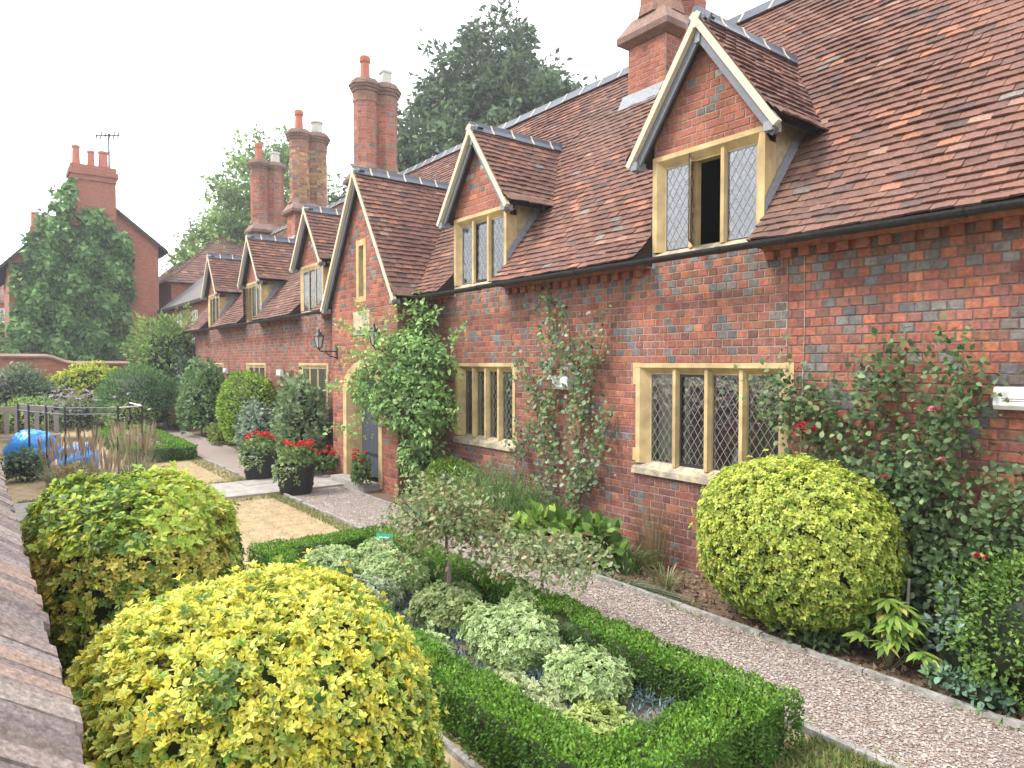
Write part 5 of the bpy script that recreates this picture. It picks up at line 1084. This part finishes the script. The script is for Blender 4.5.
# ivy-clad gabled house
iv=thing('ivy_house',(-44,4,0),'tall brick house with a stepped chimney on its ivy-covered gable','building')
m=MB(); GX=-38; yl,yr,zl,zr,ya,za=.75,6.8,6.8,8.05,4.0,10.35
m.face([(GX,yl,0),(GX,yr,0),(GX,yr,zr),(GX,ya,za),(GX,yl,zl)],'farbrick'); m.face([(GX,yr,0),(GX-12,yr,0),(GX-12,yr,zr),(GX,yr,zr)],'farbrick'); m.face([(GX,yl,0),(GX-12,yl,0),(GX-12,yl,zl),(GX,yl,zl)],'farbrick'); m.face([(GX-12,yl,0),(GX-12,yr,0),(GX-12,yr,zr),(GX-12,ya,za),(GX-12,yl,zl)],'farbrick')
m.build('wall',iv); m=MB()
roof_quad(m,(GX+.25,yr+.35,zr-.22),(GX-12,yr+.35,zr-.22),(GX-12,ya,za+.06),(GX+.25,ya,za+.06)); roof_quad(m,(GX+.25,yl-.3,zl-.3),(GX-12,yl-.3,zl-.3),(GX-12,ya,za+.06),(GX+.25,ya,za+.06))
m.face([(GX+.26,yr+.36,zr-.36),(GX+.26,yr+.36,zr-.2),(GX+.26,ya,za+.08),(GX+.26,ya,za-.1)],'dark_wood'); m.face([(GX+.26,yl-.3,zl-.42),(GX+.26,yl-.3,zl-.28),(GX+.26,ya,za+.08),(GX+.26,ya,za-.1)],'dark_wood'); m.box(GX-12,GX+.26,yr+.30,yr+.42,zr-.36,zr-.26,'dark_wood'); m.build('roof',iv)
m=MB(); m.box(GX-.9,GX+.35,3.05,4.95,8.6,10.75,'farbrick'); m.box(GX-.78,GX+.43,3.12,4.98,10.75,10.98,'farbrick'); m.box(GX-.86,GX+.51,3.04,5.06,10.98,11.2,'farbrick'); m.box(GX-.78,GX+.43,3.12,4.98,11.2,11.45,'farbrick')
ch=m.build('chimney',iv)
for (y,h,rr_) in ((3.4,.95,.16),(4.0,.8,.15),(4.5,.85,.2)): m=MB(); m.lathe([(rr_*1.1,11.4),(rr_*.9,11.45+h*.85),(rr_*1.1,11.45+h*.9),(rr_*1.05,11.45+h),(rr_*.6,11.45+h)],GX-.15,y,'pot_red',12); m.build('chimney_pot',ch)
m=MB(); m.box(GX-4,GX-3,1.7,2.7,7.5,8.9,'farbrick'); c2=m.build('chimney',iv)
for y,mm in ((1.9,'pot_red'),(2.4,'pot_grey')): m=MB(); m.lathe([(.16,8.88),(.14,9.6),(.17,9.62),(.1,9.7)],GX-3.5,y,mm,10); m.build('chimney_pot',c2)
w1=MB(); sash(w1,GX,1.55,2.2,4.6,6.0); w1.build('window',iv)
m=MB(); at=thing('television_aerial',(GX-.1,4.75,11.4),'spiky television aerial on a mast beside the chimney pots of the ivy house','aerial')
m.tube([(GX-.1,4.75,11.42),(GX-.1,4.75,13.2)],.04,'black',5); m.tube([(GX-.1,4.2,13.0),(GX-.1,5.2,13.2)],.035,'black',5)
for k in range(6): y=4.25+k*.18; z=13.01+.036*k; m.tube([(GX-.35,y,z-.1),(GX+.15,y,z+.12)],.025,'black',4)
m.tube([(GX-.1,4.5,12.3),(GX-.1,5.0,12.35)],.015,'black',4); m.build('antenna',at)
r=np.random.default_rng(151); fb=FB(); n=15000; nodes=[((3.0,3.0),(2.0,3.2)),((3.2,6.5),(2.1,2.6)),((4.7,5.0),(1.2,2.6)),((1.6,5.2),(1.3,1.8)),((4.9,7.6),(1.0,.9)),((2.4,7.9),(.9,1.0)),((3.2,8.6),(.8,.8)),((1.3,2.5),(1.2,2.4)),((4.5,2.8),(.9,2.0)),((5.2,6.4),(.8,1.4)),((2.6,9.4),(.6,.9)),((3.0,10.2),(.35,.7)),((5.2,8.0),(.7,.6)),((4.2,8.9),(.9,.6)),((2.0,7.0),(1.1,1.2))]
P=[]
for (c,R) in nodes:
    k=int(n*R[0]*R[1]/sum(q[1][0]*q[1][1] for q in nodes)); a=r.uniform(0,6.28,k); q=np.sqrt(r.uniform(size=k))*(1+.16*np.sin(a*5+c[0])+.1*np.sin(a*9)); yv=c[0]+R[0]*q*np.cos(a); zv=c[1]+R[1]*q*np.sin(a)
    P.append(np.stack([GX+.08+np.sqrt(np.clip(1.2-q*q,.02,2))*.6*(.7+.5*np.sin(yv*3.3+zv*1.1)*np.sin(zv*2.4-yv))*r.uniform(.55,1,k),yv,zv],1))
P=np.concatenate(P); P=P[P[:,2]>0.2]; P[:,1]=3.3+(P[:,1]-3.25)*.86; P=P[np.sin(P[:,1]*5.1+P[:,2]*1.7)*np.sin(P[:,2]*3.7-P[:,1]*1.3)+.45*r.normal(size=len(P))>-.75]; n=len(P); tn=np.clip(1+.4*np.sin(P[:,1]*3.3+P[:,2]*1.1)*np.sin(P[:,2]*2.4-P[:,1])+.15*r.normal(size=n),.5,1.6)
fb.add(leaf_arrays(P,unit(np.array([.4,0,-.35])+.6*r.normal(size=(n,3))),unit(np.array([1.,0,.5])+.5*r.normal(size=(n,3))),.30*r.uniform(.6,1.3,n),.10*r.uniform(.7,1.3,n),pal(r,n,[(.16,.30,.10),(.21,.36,.12),(.11,.22,.075)])*tn[:,None],None,curl=.2))
ivt=thing('ivy',(GX+.3,3.2,0),'thick mat of green ivy covering the gable of the tall brick house','ivy'); fb.build('foliage','leaf',ivt)
m=MB(); m.tube([(GX+.12,3.2,-.02),(GX+.14,3.4,2),(GX+.12,3.1,5),(GX+.12,3.3,8)],[.12,.1,.07,.03],'bark',6); m.build('stems',ivt)
# slate-roofed neighbour continuing the row, tiled house behind it
nb=thing('slate_house',(-34,9,0),'low brick house with a slate roof and white sash windows beyond the row','building'); m=MB()
m.box(-37.9,-29.2,7.0,12.4,0,4.95,'farbrick'); m.build('wall',nb); m=MB()
m.face([(-38,6.75,4.8),(-29,6.75,4.8),(-29,9.6,7.3),(-38,9.6,7.3)],'slate'); m.face([(-38,12.6,4.8),(-29,12.6,4.8),(-29,9.6,7.3),(-38,9.6,7.3)],'slate'); m.box(-38,-29,6.70,6.82,4.68,4.8,'dark_wood'); m.face([(-29.05,6.85,4.8),(-29.05,12.5,4.8),(-29.05,9.6,7.2)],'farbrick'); m.build('roof',nb)
for xq in (-34.2,-31.3): m=MB(); sash(m,7.0,xq-.45,xq+.45,3.1,4.4,axis='y',n=3,mm=4); m.build('window',nb)
tb=thing('tiled_house',(-45,11,0),'red tiled house roof rising behind the slate-roofed house','building'); m=MB(); m.box(-49,-39.2,7.6,15,0,6.6,'farbrick'); m.build('wall',tb); m=MB()

HV=Vector((-39,7.3,6.4)); 
tile_slope(m,lambda s:(Vector((-49.3,7.3,6.4))+Vector((0,3.9,3.5)).normalized()*s,Vector((0,3.9,3.5)).normalized(),Vector((0,-3.5,3.9)).normalized()),(1,0,0),math.hypot(3.9,3.5)-.1,lambda s:[(0,10.3-4.0*s/math.hypot(3.9,3.5))],.22,.3,.02)
tile_slope(m,lambda s:(Vector((-39,7.3,6.4))+Vector((-4.0,0,3.5)).normalized()*s,Vector((-4.0,0,3.5)).normalized(),Vector((3.5,0,4.0)).normalized()),(0,1,0),math.hypot(4.0,3.5)-.1,lambda s:[(3.9*s/math.hypot(4,3.5),7.9-3.95*s/math.hypot(4,3.5))],.22,.3,.02)
m.face([(-49.3,15.2,6.4),(-39,15.2,6.4),(-43,11.2,9.85),(-49.3,11.2,9.85)],'tile',(.16,.07,.05)); m.build('roof',tb)
fh=thing('distant_house',(-64,0,0),'small distant house with a white bay window at the far left edge','building'); m=MB(); m.box(-70,-60,-4,1.6,0,6.6,'farbrick'); m.build('wall',fh); m=MB()
roof_quad(m,(-59.8,-4.2,6.4),(-59.8,1.8,6.4),(-65,1.8,9.4),(-65,-4.2,9.4)); m.box(-66,-65.2,1.2,1.9,6.6,9.8,'farbrick'); m.build('roof',fh); m=MB(); sash(m,-60,-.6,.9,4.2,6.0,n=3,mm=2); m.build('window',fh)

# ------------------------------------------------------------------ trees
DEC=[(.20,.33,.09),(.27,.40,.11),(.15,.26,.075)]
tree('broad_tree','leafy green tree standing beyond the far chimneys',(-45,13.6,0),[((-45,14.8,12.6),(3.6,3.4,4.2),3.2),((-45,12.2,9.0),(3.0,2.6,2.8),1.6),((-46,17.8,11.0),(3.2,2.6,3.6),1.6),((-44,10.8,7.4),(2.2,1.7,1.9),.7),((-45,14,6),(3.5,3.5,3),1.2),((-45,17.0,9.5),(3,2.8,3.2),1.5)],161,30000,.30,.10,DEC,None,.45,5.,'trees behind the houses',droop=.1,clump=.8)
tree('broad_tree','dark tree showing between the tall chimney stacks',(-42,20.5,0),[((-42,19.6,10.2),(3.0,2.8,3.2),2),((-42,21.5,8.5),(3,2.5,2.8),1.5)],162,13000,.28,.09,[(.07,.12,.045),(.10,.15,.055)],None,.4,5.,'trees behind the houses',clump=.8)
CON=[(.075,.125,.055),(.105,.16,.07),(.055,.095,.045)]
crowns=[]
for k,(z,rr_) in enumerate(((7,6.9),(9.5,7.2),(12.2,6.7),(14.8,5.3),(17.0,3.5),(18.9,1.9))): crowns.append(((-30,21.9+(.3 if k%2 else -.3),z),(rr_,rr_,2.1),rr_*rr_+2))
tree('yew_tree','great dark yew-like conifer towering behind the roof',(-30,21.6,0),crowns,163,80000,.36,.085,CON,None,.6,6.,'trees behind the houses',droop=.25,out=.7,clump=.62,amp=.22,per=42)
tree('thin_tree','sparse thin-leaved tree showing just right of the conifer',(-29,27.2,0),[((-29,27.2,15.5),(1.6,1.8,2.6),1),((-29,28.4,14),(1.4,1.2,2.2),.6)],164,1500,.35,.09,[(.07,.10,.05),(.1,.13,.07)],None,.25,8.,'trees behind the houses',clump=.5,per=30)
m=MB(); pt=thing('aerial_mast',(-29,13,0),'thin pale mast rising between the two far chimney stacks','mast'); m.tube([(-27.5,11.3,3),(-27.5,11.3,10.4)],.03,'white_paint',5); m.tube([(-27.5,11.0,10.0),(-27.5,11.6,10.1)],.02,'white_paint',4); m.build('pole',pt)
for i,(x,y,R,z) in enumerate(((-45,-3.5,(3,3,2.6),3.2),(-52,1.0,(2.5,2.2,2.2),2.6))):
    tree('garden_tree',('bright green small tree at the left edge below the distant house','pale green low tree beside the ivy house')[i],(x,y,0),[((x,y,z),R,1)],170+i,3500,.35,.11,[(.17,.27,.07),(.22,.32,.09),(.12,.2,.05)],None,.2,2.,'trees behind the houses',clump=.7)
# pink hydrangea in a vase inside the nearest window
v=thing('flower_vase',(-4.16,6.12,1.1),'pink hydrangea heads in a vase behind the third light of the nearest window','vase'); m=MB(); m.box(-4.6,-3.7,5.99,6.3,1.05,1.095,'timber'); m.lathe([(.05,1.1),(.08,1.18),(.05,1.3),(.06,1.32)],-4.16,6.14,'white',12); m.build('vase',v)
fb=FB(); r=np.random.default_rng(180); flowers(fb,r,np.array([(-4.2,6.1,1.5),(-4.08,6.12,1.42),(-4.14,6.08,1.36),(-4.02,6.1,1.52)]),.11,[(.5,.33,.38),(.6,.45,.47)],40,1.); fb.build('blossom','petal',v)

# ------------------------------------------------------------------ thin haze volume, added to stand in for lens glare
hm=bpy.data.materials.new('glare_haze'); hm.use_nodes=True; t_=hm.node_tree; t_.nodes.clear(); ho=N('ShaderNodeOutputMaterial',t_); pv=N('ShaderNodeVolumePrincipled',t_)
pv.inputs['Color'].default_value=(.95,.96,1,1); pv.inputs['Density'].default_value=.0017; pv.inputs['Anisotropy'].default_value=.3; t_.links.new(pv.outputs[0],ho.inputs['Volume']); M['haze']=hm
h=MB(); h.box(-95,7,-16,46,-1.1,24,'haze'); tag(h.build('haze'),'thin haze added over the garden in place of lens glare','haze',kind='stuff')
